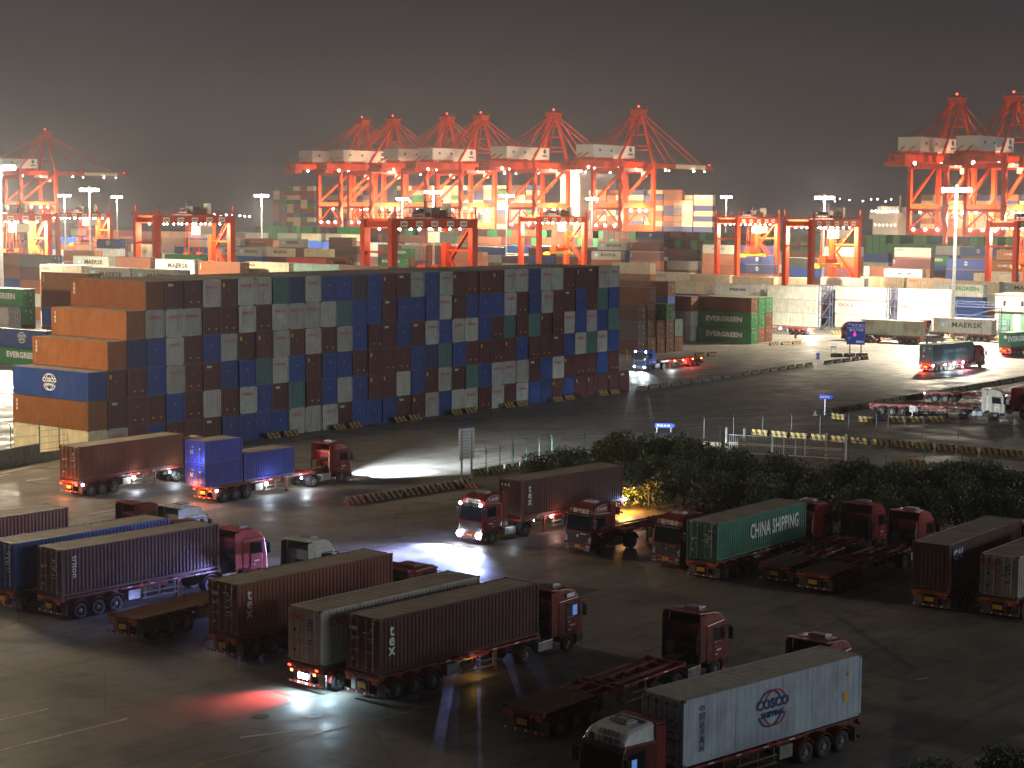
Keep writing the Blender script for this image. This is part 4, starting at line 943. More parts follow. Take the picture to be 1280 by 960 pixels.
def tractor(x, y, yaw, color, label, high=True, group='parked lorry tractors'):
    r = empty('lorry_tractor', Vector((x, y, 0)), yaw); tag(r, label, 'lorry', group)
    door = {}
    cab = None; last = None
    for n, me in (TP_H if high else TP_L):
        par = r
        if n in ('window_trim', 'door_seam', 'sill_trim', 'door_badge', 'corner_light', 'wiper', 'badge', 'rear_window', 'reflector', 'windscreen', 'sun_visor', 'grille', 'door', 'side_window', 'mirror', 'step', 'roof_vent') and cab: par = cab
        o = obj(n, me, par); o.color = (*color, 1)
        if n == 'cab': cab = o
    for xx, fl in ((0, 0), (3.7, 0)):
        for s in (-1, 1):
            wheel(r, xx, s*(1.06), flip=s > 0)
            if xx == 0: wheel(r, xx, s*.72, flip=s > 0)
    return r
def trailer_parts(deck=4.2, plain=False):
    out = []; Z = 1.42; red = REDST
    g = MB()
    for s in (-1, 1): g.hexa([(.2, s*.5-.09, .92), (8.9, s*.5-.09, .92), (8.9, s*.5+.09, .92), (.2, s*.5+.09, .92), (.2, s*.5-.09, Z), (8.9, s*.5-.09, Z), (8.9, s*.5+.09, Z), (.2, s*.5+.09, Z)]); g.box(8.9, 12.4, s*.5-.09, s*.5+.09, 1.18, Z)
    for x in (4.6, 6.0, 7.4, 8.8, 10.2, 11.4): g.box(x, x+.16, -.41, .41, 1.2, Z-.03)
    out.append(P('main_frame', g, red))
    for x in (.0, 5.9, 6.5, 12.15):
        g = MB(); g.box(x, x+.25, -1.22, 1.22, 1.22, Z+.012)
        for s in (-1, 1): g.box(x+.02, x+.22, s*1.12-.06, s*1.12+.06, Z+.012, Z+.07)
        out.append(P('bolster', g, red))
    if deck:
        g = MB(); n = 9
        for k in range(n): g.box(.26, deck if not plain else 12.1, -1.22+k*2.44/n+.008, -1.22+(k+1)*2.44/n-.008, Z-.03, Z+.02)
        out.append(P('deck', g, WOOD if not plain else mat('brown_deck_steel', (.26, .13, .05), rough=.6, noise=.35)))
    for s in (-1, 1):
        for x in (1.4, 2.72, 4.04):
            g = MB(); pts = [(x+.62*math.cos(R(a)), .52+.62*math.sin(R(a))) for a in range(0, 181, 18)]
            for (x0, z0), (x1, z1) in zip(pts, pts[1:]): g.hexa([(x0, s*.62, z0), (x1, s*.62, z1), (x1, s*1.23, z1), (x0, s*1.23, z0), (x0, s*.62, z0+.03), (x1, s*.62, z1+.03), (x1, s*1.23, z1+.03), (x0, s*1.23, z0+.03)])
            out.append(P('mudguard', g, red))
        g = MB(); y0, y1 = sorted((s*.72, s*1.2)); g.box(5.0, 5.9, y0, y1, .55, 1.15); out.append(P('tool_box', g, mat('grey_tool_box', (.25, .24, .21), rough=.5), .02))
        g = MB(); 
        for z in (.5, .85): g.bar((6.1, s*1.18, z), (8.8, s*1.18, z), .05, .09)
        for x in (6.3, 7.4, 8.6): g.bar((x, s*1.18, .45), (x, s*1.18, 1.2), .06)
        out.append(P('side_guard', g, mat('grimy_guard_paint', (.16, .15, .13), rough=.6, dirt=(.05, .04, .03), dirtamt=.7)))
        g = MB(); g.bar((9.2, s*.75, .1), (9.2, s*.75, 1.3), .14); g.box(9.0, 9.4, s*.75-.14, s*.75+.14, .04, .1); g.bar((9.2, s*.75, 1.0), (9.9, s*.5, 1.25), .06); out.append(P('landing_leg', g, red))
        g = MB(); g.box(.42, .45, s*.95-.27, s*.95+.27, .3, 1.0); out.append(P('mud_flap', g, mat('grey_mud_flap', (.2, .2, .19), rough=.8)))
        g = MB(); g.box(-.035, .0, s*.98-.18, s*.98+.18, 1.02, 1.14); out.append(P('tail_light', g, REFL))
        g = MB(); g.bar((.06, s*.45, 1.3), (.06, s*.45, .48), .08); out.append(P('bumper_hanger', g, red))
        g = MB()
        for k in range(8): g.box(4.9+k*.9, 5.25+k*.9, s*1.222-.003, s*1.222+.003, Z-.09, Z-.03, k % 2)
        g.box(4.4, 12.3, min(s*1.14, s*1.219), max(s*1.14, s*1.219), Z-.13, Z-.012, 2); out.append(P('side_rail', g, [WHITEL, REFL, red]))
    g = MB(); g.box(-.02, .08, -1.22, 1.22, .42, .54)
    for k in range(8): g.box(-.028, -.02, -1.2+k*.3, -1.05+k*.3, .43, .53, 1 if k % 2 else 2)
    out.append(P('rear_bumper', g, [red, WHITEL, REFL]))
    g = MB(); g.box(-.03, .0, -1.2, 1.2, 1.18, 1.36, 0)
    for s in (-1, 1): g.box(-.04, -.03, min(s*.55, s*1.18), max(s*.55, s*1.18), 1.2, 1.34, 1)
    out.append(P('rear_beam', g, [red, mat('amber_strip', (.55, .16, .02), rough=.4)]))
    g = MB(); g.box(-.03, .0, -.3, .3, .72, 1.0); out.append(P('number_plate', g, YEL))
    g = MB()
    for x in (1.4, 2.72, 4.04): g.cyl((x, -.95, .51), (x, .95, .51), .07, 8)
    g.box(.8, 4.8, -.6, -.45, .6, .9); g.box(.8, 4.8, .45, .6, .6, .9); out.append(P('axle_group', g, DARKST)); g = MB(); g.box(10.6, 12.3, -.7, .7, 1.13, 1.18); out.append(P('coupling_plate', g, DARKST))
    return out
TR_D, TR_S, TR_P = trailer_parts(4.3), trailer_parts(0), trailer_parts(4.3, True)
def trailer(x, y, yaw, label, kind=None, group='red container trailers'):
    r = empty('semi_trailer', Vector((x, y, 0)), yaw); tag(r, label, 'trailer', group)
    for n, me in (TR_D if kind is None else kind): obj(n, me, r)
    for xx in (1.4, 2.72, 4.04):
        for s in (-1, 1): wheel(r, xx, s*1.07, flip=s > 0); wheel(r, xx, s*.73, flip=s > 0)
    return r
def lorry(rear_near, ang, what, side=-1, cab=None, cont=None, tkind=None, high=True, L=CL, kp=11.55, labels=None, boxdoor=0, H=CH, brand=None, hero=True, reefer=False, dy=0, dcab=0, tyaw=0):
    """rear_near: rear corner on the camera side at deck level; side: -1 right side visible, +1 left side visible"""
    a = R(ang); F = Vector((math.cos(a), math.sin(a), 0)); Lf = Vector((-F.y, F.x, 0))
    c = Vector((rear_near[0], rear_near[1], 0)) - Lf*side*CW/2
    res = {}
    res['tr'] = trailer(c.x, c.y, a, what+' trailer' if not labels else labels[0], tkind)
    if cab:
        k = c+F*(kp+dcab); res['cab'] = tractor(k.x, k.y, a+R(tyaw), cab, labels[1], high)
    if cont:
        if side < 0: o = c+F*.08-Lf*CW/2; yaw = a
        else: o = c+F*(.08+L)+Lf*CW/2; yaw = a+math.pi
        o.z = 1.50
        res['box'] = container(o, yaw, cont, labels[2], boxdoor, brand, L, H, reefer, hero=hero, group='containers loaded on lorries')
    return res
CABRED = (.17, .008, .008); CABORG = (.17, .017, .008)
def cab_words(r, front=None, side=None, ss=-1):
    cab = [c for c in r.children if c.name.startswith('cab')][0]
    if front: text(front, .36, WHITEL, r, (4.56, 0, 3.17), (0, 1, 0), (-.2, 0, .98), bold=.008)
    if side: text(side, .34, WHITEL, r, (3.6, ss*1.17, 3.32), (1 if ss < 0 else -1, 0, 0), (0, -ss*.12, 1), bold=.006)
# --- left group
q = U(85.6, 633.7, 4.4); F = Vector((math.cos(R(50)), math.sin(R(50)), 0)); q = q-F*12.27
lorry(q, 50, '', labels=('trailer under the dark brown container at the far left edge', '', 'dark brown container with dusty pale roof cut by the left photo edge'), cont=BROWN)
lorry((-30.35, 106.98), 51, '', cab=CABRED, labels=('trailer under the blue container at the left edge', 'red tractor just showing beyond the front of the blue left container', 'blue container on a lorry at the left edge with pale dusty roof'), cont=BLUE, dcab=.2)
x = lorry((-26.98, 104.97), 49.5, '', cab=(.50, .06, .06), labels=('red trailer lit blue underneath, carrying the purple-lit maroon container', 'pinkish red tractor hauling the purple-lit maroon container', 'maroon container on a lorry with lilac light catching its ribs'), cont=(.09, .035, .035), brand=None)
text('triton', .55, WHITEL, x['box'], (.95, -.012, 1.75), (0, 0, -1), (1, 0, 0), bold=.004)
tractor(-29.2, 124.8, R(47), CABRED, 'red tractor behind the blue left container, only its roof showing')
tractor(-25.8, 123.4, R(50), (.62, .6, .55), 'white roofed tractor between the blue left container and the moving lorry')
# flatbed with pale cab
F = Vector((math.cos(R(55)), math.sin(R(55)), 0)); p = Vector((-22.2, 100.2, 0))
lorry((p.x+.9, p.y-.5), 55, '', cab=(.52, .54, .44), tkind=TR_P, labels=('bare brown flatbed trailer beside the purple-lit container', 'pale grey green tractor seen from behind above the rust container'), dcab=1.0)
b = lorry((-14.95, 95.43), 50.0, '', cab=CABORG, high=False, labels=('trailer under the rust container lettered tex with yellow door plate', 'low roofed orange red tractor ahead of the rust container', 'rust container lettered tex with yellow plate on its doors'), cont=(.17, .05, .028), brand='tex')
c = lorry((-9.73, 89.07), 49.3, '', cab=CABRED, high=False, labels=('trailer with glowing tail lights under the pale grey container', 'red tractor hidden ahead of the pale grey container, only the roof visible', 'pale grey container with red lettering on its doors and white-lit bumper'), cont=(.46, .43, .35), brand='OOCLS')
text('OOCL', .36, REDL, c['box'], (-.06, CW*.74, 2.35), (0, -1, 0), xs=1.2, bold=.015)
d = lorry((-6.6, 87.34), 48.3, '', cab=CABRED, labels=('trailer under the dark maroon container with orange light below', 'red tractor with blue-lit side window hauling the dark maroon container', 'dark maroon container lettered tex in the middle foreground'), cont=(.075, .024, .02), brand='tex', dcab=-.25, tyaw=1.5)
for bx in (b, d): text('tex', .42, WHITEL, bx['box'], (-.06, CW*.76, 2.25), (0, -1, 0), bold=.01)
g = MB(); g.box(3.95, 4.36, -1.262, -1.256, 2.08, 2.66); obj('lit_window', g.mesh('lit_window', [E_BLUE]), d['cab'])
g = MB(); g.box(3.5, 4.2, -1.19, -1.17, 3.14, 3.36); obj('name_panel', g.mesh('name_panel', [WHITEL]), d['cab'])
# tail lights of the pale grey container lorry
g = MB(); y = 1.02
for s in (-1, 1): g.box(-.05, -.036, s*y-.1, s*y+.1, 1.24, 1.34, 0); g.box(-.05, -.036, s*.86-.08, s*.86+.08, .98, 1.1, 1)
g.box(-.05, -.032, -.34, .34, .72, 1.0, 2)
obj('lit_tail_light', g.mesh('lit_tail_light', [E_RED, E_AMB, E_HEAD]), c['tr'])
lamp('plate_light', 'SPOT', (-.3, 0, 1.0), 420, (.55, .82, 1), .12, c['tr'], (-.4, 0, -1), 150, .5)
lamp('plate_light', 'SPOT', (.5, -1.4, 1.15), 420, (.55, .82, 1), .1, c['tr'], (-.25, -.3, -1), 160, .8)
lamp('tail_light_glow', 'SPOT', (-.3, .4, 1.15), 3600, (1, .03, .02), .1, c['tr'], (-.8, .15, -.62), 84, 1)
lamp('axle_light', 'POINT', (7.6, -.9, .75), 18, (1, .55, .12), .1, d['tr'])
lamp('axle_light', 'POINT', (7.6, -.9, .75), 6, (1, .55, .12), .1, b['tr'])
lamp('added_headlight_spill', 'SPOT', (13.0, -2.4, .9), 900, (.35, .38, 1), .15, x['tr'], (-1, -.12, -.12), 120, .6)  # added blue lamp standing in for the oncoming lorry's headlight spill
lamp('added_headlight_spill', 'POINT', (5.4, -1.9, .45), 60, (.30, .36, 1), .1, x['tr'])  # second added lamp for the same spill under the trailer
# --- empty trailer with dark red tractor, centre foreground
e = lorry((1.54, 81.05), 52.0, '', cab=CABORG, labels=('empty red trailer with planked rear deck in the centre foreground', 'orange red tractor seen from behind on the empty foreground trailer'), dcab=.1)
e2 = lorry((1.54+5.6, 81.05-6.0), 51.5, '', cab=CABORG, labels=('empty trailer hidden behind the white container with navy emblem', 'red tractor roof showing above the white container with navy emblem'))
# --- white reefer with white cab facing the viewer
f = lorry((16.41, 81.09), -138, '', side=1, cab=(.16, .02, .02), labels=('trailer under the white container with navy and red globe emblem', 'white roofed lorry tractor numbered 600018 at the bottom edge facing left', 'white container with navy and red globe emblem in the right foreground'), cont=(.42, .46, .50), boxdoor=0, reefer=True, L=12.19, dcab=-.35)
globe(f['box'], (5.8, -.016, 1.55), (1, 0, 0), .98, NAVYL, REDL)
for i, ch in enumerate('中国远洋海运'): text(ch, .36, NAVYL, f['box'], (1.15, -.014, 2.35-i*.34))
decal(f['box'], ((10.85, .85, .34, .5, 0), (11.15, 2.05, .14, .18, 0)), [YEL], 'side')
for ch in f['cab'].children:
    if ch.name.startswith('roof_fairing'): ch.color = (.66, .64, .58, 1)
    if ch.name.startswith('cab'): ch.color = (.09, .012, .012, 1)
fe, fu = (0, 1, 0), (-.72, 0, .69)
text('600018', .36, NAVYL, f['cab'], (4.40, .1, 3.45), fe, (-.7, 0, .72), bold=.006)
text('上港集团', .33, NAVYL, f['cab'], (4.55, .2, 3.16), fe, (-.2, 0, .98))
g = MB(); g.cyl((0, 0, 0), (0, 0, .012), .17, 18); obj('emblem', g.mesh('emblem', [NAVYL]), f['cab'], frame((4.545, -.75, 3.16), fe, (-.2, 0, .98)))
g = MB(); g.box(-.4, .4, -.22, .22, 0, .02); obj('roof_hatch', g.mesh('roof_hatch', [GLASS]), f['cab'], frame((3.55, 0, 3.66), fe, (-.95, 0, .3)))
g = MB(); g.box(-.8, .8, -.14, .14, 0, .015); obj('name_panel', g.mesh('name_panel', [NAVYL]), f['cab'], frame((2.98, 0, 3.745), fe, (-1, 0, .1)))
g = MB(); g.box(3.9, 4.2, 1.257, 1.262, 2.1, 2.5); obj('lit_window', g.mesh('lit_window', [E_BLUE]), f['cab'])
# --- the three facing the viewer
h1 = lorry((9.1, 142.87), -132.3, '', side=1, cab=CABRED, labels=('red trailer under the maroon container of the lorry with blazing headlights', 'red tractor with blazing headlights and green roof lamps', 'maroon container on the lorry with blazing headlights'), cont=(.10, .03, .024), boxdoor=1, brand='tex', dcab=.3)
for i, ch in enumerate('tex'): text(ch, .4, WHITEL, h1['box'], (-.02, CW*.85-i*.35, 2.45), (0, -1, 0), bold=.008)
fd = Vector((math.cos(R(-132)), math.sin(R(-132)), 0)); lf = Vector((-fd.y, fd.x, 0))
hc = Vector((8.92, 130.16, 0))-lf*1.06
h2 = tractor(hc.x, hc.y, R(-132), CABRED, 'red tractor facing the viewer with an empty red trailer, between two loaded lorries')
k = hc-fd*11.55; trailer(k.x, k.y, R(-132), 'empty red trailer in front of the glowing hedge', TR_S)
hi = hc+Vector((6.0, -4.6, 0)); h3 = tractor(hi.x, hi.y, R(-132), CABRED, 'red tractor facing the viewer left of the green lettered container')
k = hi-fd*11.55; trailer(k.x, k.y, R(-132), 'trailer of the red tractor beside the green lettered container', TR_S)
for t in (h1['cab'], h2, h3): cab_words(t, '联汽瑞龙', 'T-WVP', 1)
g = MB()
for s in (-1, 1): g.sphere((5.0, s*.98, .72), .24); g.sphere((4.86, s*1.05, 2.98), .11)
obj('lit_headlight', g.mesh('lit_headlight', [E_HEAD]), h1['cab'])
g = MB()
for s in (-.6, -.3, .3, .6): g.box(4.78, 4.80, s-.05, s+.05, 2.84, 2.89)
obj('roof_marker_lamp', g.mesh('roof_marker_lamp', [E_GRN]), h1['cab'])
for s in (-1, 1): lamp('headlight_beam', 'SPOT', (5.5, s*1.0, .85), 24000, (.36, .44, 1), .1, h1['cab'], (1, s*.08+.06, -.26), 104, 1, .6); lamp('headlight_beam', 'SPOT', (5.5, s*1.0, .85), 60000, (.42, .48, 1), .1, h1['cab'], (1, -.10, -.035), 42, 1, .5)
lamp('side_lamp', 'POINT', (1.6, 1.4, 1.2), 25, (.8, .9, 1), .06, h1['cab'])
lamp('side_lamp', 'POINT', (8.6, 1.5, 1.2), 60, (1, .5, .4), .06, h1['tr'])
lamp('rear_lamp', 'POINT', (-2.2, -.4, 1.2), 1500, (1, .42, .05), .15, h1['tr'])
lamp('rear_lamp', 'POINT', (-.5, 1.6, 1.4), 160, (.5, .58, 1), .1, h1['tr'])
g = MB(); g.sphere((9.0, 1.3, 1.25), .09); g.sphere((-.2, 1.25, 1.55), .14); g.sphere((11.0, 1.28, 1.2), .05); obj('side_lamp', g.mesh('side_lamp', [E_COOL]), h1['tr'])
# --- green container and its neighbours by the hedge
j = lorry((13.75, 117.3), 52, '', cab=CABRED, labels=('trailer under the green container with big white lettering', 'red tractor half hidden beyond the green lettered container by the hedge', 'green container with big white lettering parked by the hedge'), cont=(.055, .20, .135), brand='CHINA', H=2.591)
lorry((18.56, 116.25), 56, '', cab=(.25, .015, .015), labels=('empty red trailer nearest the green lettered container, by the hedge', 'dark red tractor in deep shade by the hedge, left of its twin'))
lorry((20.67, 113.46), 53, '', cab=(.30, .015, .02), labels=('empty red trailer by the hedge left of the maroon container', 'dark red tractor in deep shade by the hedge, next to the maroon container'))
lorry((27.09, 108.47), 53.7, '', cab=CABRED, labels=('trailer under the maroon container with white lettered side on the right', 'red tractor hidden beyond the right maroon container', 'maroon container with white lettered navy panel near the right edge'), cont=(.09, .028, .022), boxdoor=1, brand='GAI')
n_ = lorry((30.76, 106.29), 52.5, '', labels=('trailer under the pale container at the right edge', '', 'pale grey container with red lettering on its doors at the right edge'), cont=(.40, .37, .28), H=2.591)
text('OOCL', .36, REDL, n_['box'], (-.06, CW*.74, 2.1), (0, -1, 0), xs=1.2, bold=.015)
# --- moving lorries (built at rest)
p = lorry((-37.2, 151.23), 54, '', cab=CABRED, labels=('trailer under the brown container passing along the road on the left', 'red tractor half hidden ahead of the brown container on the road', 'brown container with pale roof passing along the road on the left'), cont=(.17, .055, .03))
qv = lorry((-25.2, 148.4), 52, '', cab=CABRED, labels=('trailer carrying the blue stepped load on the road', 'bright red tractor throwing headlights along the road in front of the stack'), dcab=.55)
F = Vector((math.cos(R(52)), math.sin(R(52)), 0)); Lf = Vector((-F.y, F.x, 0)); o = Vector((-25.9, 147.5, 1.5))+F*.3
for k in (0, 1): container(o+Vector((0, 0, k*1.95)), R(52), (.05, .07, .38), ('blue half height container under another at the rear of the stepped load', 'blue half height container topping the rear of the stepped load')[k], 0, None, 4.3, 1.94, group='containers loaded on lorries')
container(o+F*4.5, R(52), (.04, .06, .33), 'lower blue container at the front of the stepped load', 0, None, 6.06, 2.45, group='containers loaded on lorries')
for r, cn in ((p, 1), (qv, 1)):
    g = MB()
    for s in (-1, 1): g.box(-.05, -.036, s*1.0-.14, s*1.0+.14, 1.02, 1.14)
    obj('lit_tail_light', g.mesh('lit_tail_light', [E_RED]), r['tr'])
    g = MB(); g.sphere((.4, -1.32, 1.1), .13); g.sphere((6.2, -1.3, 1.05), .16); g.sphere((10.5, -1.3, 1.05), .10); obj('side_lamp', g.mesh('side_lamp', [E_COOL]), r['tr'])
    lamp('side_lamp', 'POINT', (6.2, -1.6, .95), 130, (.75, .85, 1), .08, r['tr']); lamp('side_lamp', 'POINT', (10.8, -1.6, .9), 160, (.8, .88, 1), .08, r['tr']); lamp('tail_light_glow', 'POINT', (-.6, 0, 1.0), 120, (1, .25, .12), .1, r['tr'])
lamp('side_lamp', 'POINT', (-1.8, -.6, 3.6), 150, (.35, .42, 1), .2, qv['tr'])  # unseen blue lamp added behind the load to tint its upper end
lamp('brake_glow', 'POINT', (-1.3, .2, 1.7), 190, (1, .28, .08), .2, qv['tr'])
g = MB(); g.box(5.0, 5.03, -1.1, -.8, .6, .78); g.box(5.0, 5.03, .8, 1.1, .6, .78); obj('lit_headlight', g.mesh('lit_headlight', [E_HEAD]), qv['cab'])
lamp('cab_light', 'POINT', (1.7, -.2, 2.6), 60, (1, .3, .1), .2, qv['cab'])
for s in (-1, 1): lamp('headlight_beam', 'SPOT', (5.12, s*.95, .95), 300000, (.78, .92, 1), .1, qv['cab'], (1, s*.04-.05, -.085), 56, 1, .5)
# --- right side traffic
def cabwords(): pass
s_ = lorry((0, 0), 0, '', side=1, labels=('', '')) if False else None
fs = Vector((-9.0, -10.8, 0)).normalized(); sa = math.degrees(math.atan2(fs.y, fs.x)); ls = Vector((-fs.y, fs.x, 0))
sf = Vector((21.52, 277.26, 0))-ls*1.06-fs*3.7
st = tractor(sf.x, sf.y, R(sa), (.03, .13, .55), 'blue tractor with roof lamps driving toward the viewer beside the dark block', False, 'tractors on the move')
k = sf-fs*11.4; sr = trailer(k.x, k.y, R(sa), 'empty red trailer with glowing side lamps pulled by the blue tractor', TR_S)
g = MB()
for y in (-1, 1): g.box(5.0, 5.03, y*.98-.15, y*.98+.15, .6, .78); g.sphere((4.7, y*1.0, 3.05), .12)
obj('lit_headlight', g.mesh('lit_headlight', [E_HEAD]), st)
g = MB(); 
for x in (1, 3.5, 6.2, 8.6): g.sphere((x, 1.3, 1.25), .12)
obj('side_lamp', g.mesh('side_lamp', [E_AMB]), sr)
for y in (-1, 1): lamp('headlight_beam', 'SPOT', (5.1, y, .8), 5200, (.82, .93, 1), .1, st, (1, y*.1, -.08), 95, .6)
lamp('side_lamp', 'POINT', (5, 1.8, 1.0), 380, (1, .05, .03), .1, sr); lamp('side_lamp', 'POINT', (10.3, 1.9, 1.0), 300, (.85, .92, 1), .1, sr); lamp('tail_light_glow', 'POINT', (-.6, 0, .9), 160, (1, .05, .03), .1, sr); lamp('cab_front_light', 'POINT', (6.2, 0, 2.2), 90, (.8, .9, 1), .2, st)
r_ = lorry((65.81, 277.69), 45, '', cab=(.16, .015, .02), labels=('trailer with white and red lights under the dark teal container', 'dark red tractor pulling the dark teal container across the lit yard', 'dark teal container crossing the lit yard with bright lamps below'), cont=(.045, .085, .09), hero=False, dcab=-.6)
text('CHINA SHIPPING', .85, mat('grey_lettering', (.3, .32, .33)), r_['box'], (6.6, -.012, 1.7))
g = MB(); g.sphere((.2, -1.3, 1.1), .16); g.sphere((3.6, -1.32, 1.1), .16); g.sphere((6.3, -1.32, 1.15), .16); g.sphere((9.0, -1.32, 1.2), .16); obj('side_lamp', g.mesh('side_lamp', [E_COOL]), r_['tr'])
g = MB(); g.box(-.06, -.04, -1.2, -.8, 1.0, 1.15); g.box(-.06, -.04, .8, 1.2, 1.0, 1.15); g.box(8.8, 9.2, -1.31, -1.27, .75, .9); obj('lit_tail_light', g.mesh('lit_tail_light', [E_RED]), r_['tr'])
for x, cl, pw in ((3.6, (.7, .85, 1), 260), (7.4, (.7, .85, 1), 300), (9.4, (1, .2, .25), 220), (-.6, (1, .1, .06), 260)): lamp('side_lamp', 'POINT', (x, -1.8 if x > 0 else 0, .9), pw, cl, .1, r_['tr'])
for y in (-1, 1): lamp('headlight_beam', 'SPOT', (5.1, y, .8), 5200, (.84, .94, 1), .1, r_['cab'], (1, y*.1, -.07), 90, .6)
na = math.degrees(math.atan2(NV.y, NV.x))
w_ = lorry((77.56, 337.72), na+2, '', side=1, cab=CABRED, labels=('orange trailer under the cream lettered container in the bright yard', 'red tractor behind the big blue direction sign', 'cream container with red lettering on a lorry in the bright yard'), cont=(.52, .48, .33), boxdoor=1, brand='OOCLS', hero=False)
x_ = lorry((92.94, 344.37), na, '', side=1, cab=CABRED, labels=('orange trailer under the moving grey star panel container', 'red tractor ahead of the moving grey star panel container', 'pale grey star panel container on a lorry in the bright yard'), cont=(.50, .47, .40), boxdoor=1, brand='MAERSK', hero=False)
y_ = lorry((87.6, 312), 43, '', cab=CABRED, labels=('trailer with red tail lights under the green container at the right edge', 'red tractor ahead of the green container at the right edge', 'green container with round white mark on a lorry at the right photo edge'), cont=(.03, .20, .12), boxdoor=1, brand='EVERGREEN', hero=False, H=2.591, L=6.06)
g = MB(); g.cyl((-.02, CW*.45, 1.75), (-.035, CW*.45, 1.75), .32, 16); obj('emblem', g.mesh('emblem', [WHITEL]), y_['box'])
g = MB(); g.box(-.06, -.04, -1.2, -.85, 1.0, 1.15); g.box(-.06, -.04, .85, 1.2, 1.0, 1.15); obj('lit_tail_light', g.mesh('lit_tail_light', [E_RED]), y_['tr']); lamp('tail_light_glow', 'POINT', (-.7, 0, .8), 200, (1, .08, .05), .1, y_['tr'])
z_ = trailer(60.9, 361.5, R(na), 'empty red trailer with white lamps behind the green container block', TR_S)
k = Vector((60.9, 361.5, 0))+NV*11.5; tractor(k.x, k.y, R(na), CABRED, 'red tractor hidden behind the green container block')
g = MB(); g.sphere((-.1, 1.0, 1.2), .28); g.sphere((6.5, 1.3, 1.2), .22); g.sphere((12.3, 1.25, 1.3), .3); obj('side_lamp', g.mesh('side_lamp', [E_COOL]), z_)
lamp('side_lamp', 'POINT', (12.6, 2.2, 2.2), 6500, (1, .95, .85), .15, z_); lamp('side_lamp', 'POINT', (-.9, 1.2, 1.8), 4500, (1, .95, .85), .15, z_)
# --- three parked inside the block border on the right
fu = (Vector((58.1, 213.94, 0))-Vector((45.57, 218.31, 0))).normalized(); ua = math.degrees(math.atan2(fu.y, fu.x)); lu = Vector((-fu.y, fu.x, 0))
uc = Vector((45.57, 218.31, 0))+lu*1.06-fu*1.4
trailer(uc.x, uc.y, R(ua), 'empty red trailer parked along the striped blocks on the right'); k = uc+fu*11.3
tractor(k.x, k.y, R(ua), (.50, .44, .36), 'cream white tractor parked along the striped blocks on the right')
vc = uc+lu*3.3+fu*3.2
trailer(vc.x, vc.y, R(ua), 'dark red trailer parked behind the one with the cream white tractor', TR_S); k = vc+fu*11.3
tractor(k.x, k.y, R(ua), (.28, .02, .02), 'dark red high roofed tractor parked behind the cream white one')
t3 = U(1168, 503, 0)+lu*1.06-fu*1.4
tt = trailer(t3.x, t3.y, R(ua), 'empty trailer with a bright lamp, rearmost of the three on the right')
k = t3+fu*11.3; tractor(k.x, k.y, R(ua), CABRED, 'red tractor cut by the right photo edge, rearmost of the parked three')
g = MB(); g.sphere((10.3, -1.3, 1.2), .2); g.sphere((.1, -1.2, 1.2), .1); obj('side_lamp', g.mesh('side_lamp', [E_COOL]), tt); lamp('side_lamp', 'POINT', (10.3, -1.7, 1.2), 160, (.85, .92, 1), .1, tt); lamp('side_lamp', 'POINT', (7.5, -1.6, .5), 60, (.9, .92, 1), .1, tt)
# small dark car by the sign
p0 = U(1088, 428); cr = empty('parked_car', p0, R(na-12)); tag(cr, 'small dark car passing behind the big blue direction sign', 'car')
g = MB(); g.prism([(-2.1, .35), (-2.1, .85), (-1.6, .95), (-1.0, 1.42), (.5, 1.42), (1.2, .98), (2.05, .85), (2.15, .4)], -.85, .85); obj('body', g.mesh('body', [CABP], bevel=.06), cr).color = (.03, .03, .035, 1)
g = MB(); g.prism([(-1.45, .98), (-.98, 1.36), (.46, 1.36), (1.05, 1.0)], -.862, .862); obj('side_window', g.mesh('side_window', [GLASS]), cr)
for x in (-1.3, 1.35):
    for s in (-1, 1): w = obj('wheel', WH, cr, Matrix.Translation((x, s*.74, .33)) @ Matrix.Scale(.64, 4)); obj('rim', RM, w)
g = MB(); g.box(-2.14, -2.1, -.8, -.5, .62, .76); g.box(-2.14, -2.1, .5, .8, .62, .76); obj('tail_light', g.mesh('tail_light', [E_RED]), cr)
p0 = U(1168, 429); cr = empty('parked_car', p0, R(38)); tag(cr, 'dark boxy car behind the dark teal container lorry', 'car')
g = MB(); g.prism([(-2.2, .35), (-2.2, 1.55), (.7, 1.6), (1.4, 1.0), (2.15, .85), (2.2, .4)], -.88, .88); obj('body', g.mesh('body', [CABP], bevel=.06), cr).color = (.025, .03, .05, 1)
g = MB(); g.prism([(-2.0, 1.0), (-2.0, 1.45), (.6, 1.5), (1.1, 1.02)], -.892, .892); obj('side_window', g.mesh('side_window', [GLASS]), cr)
for x in (-1.3, 1.35):
    for s in (-1, 1): w = obj('wheel', WH, cr, Matrix.Translation((x, s*.76, .34)) @ Matrix.Scale(.66, 4)); obj('rim', RM, w)
# white lorry at the far left edge
wl = Vector((-46.6, 191.0)); lorry((-49.0, 197.5), -51, '', side=-1, labels=('trailer of the white container lorry at the far left edge', '', 'white overlit container on a lorry at the far left edge beside the stack'), cont=WHITE, hero=False)
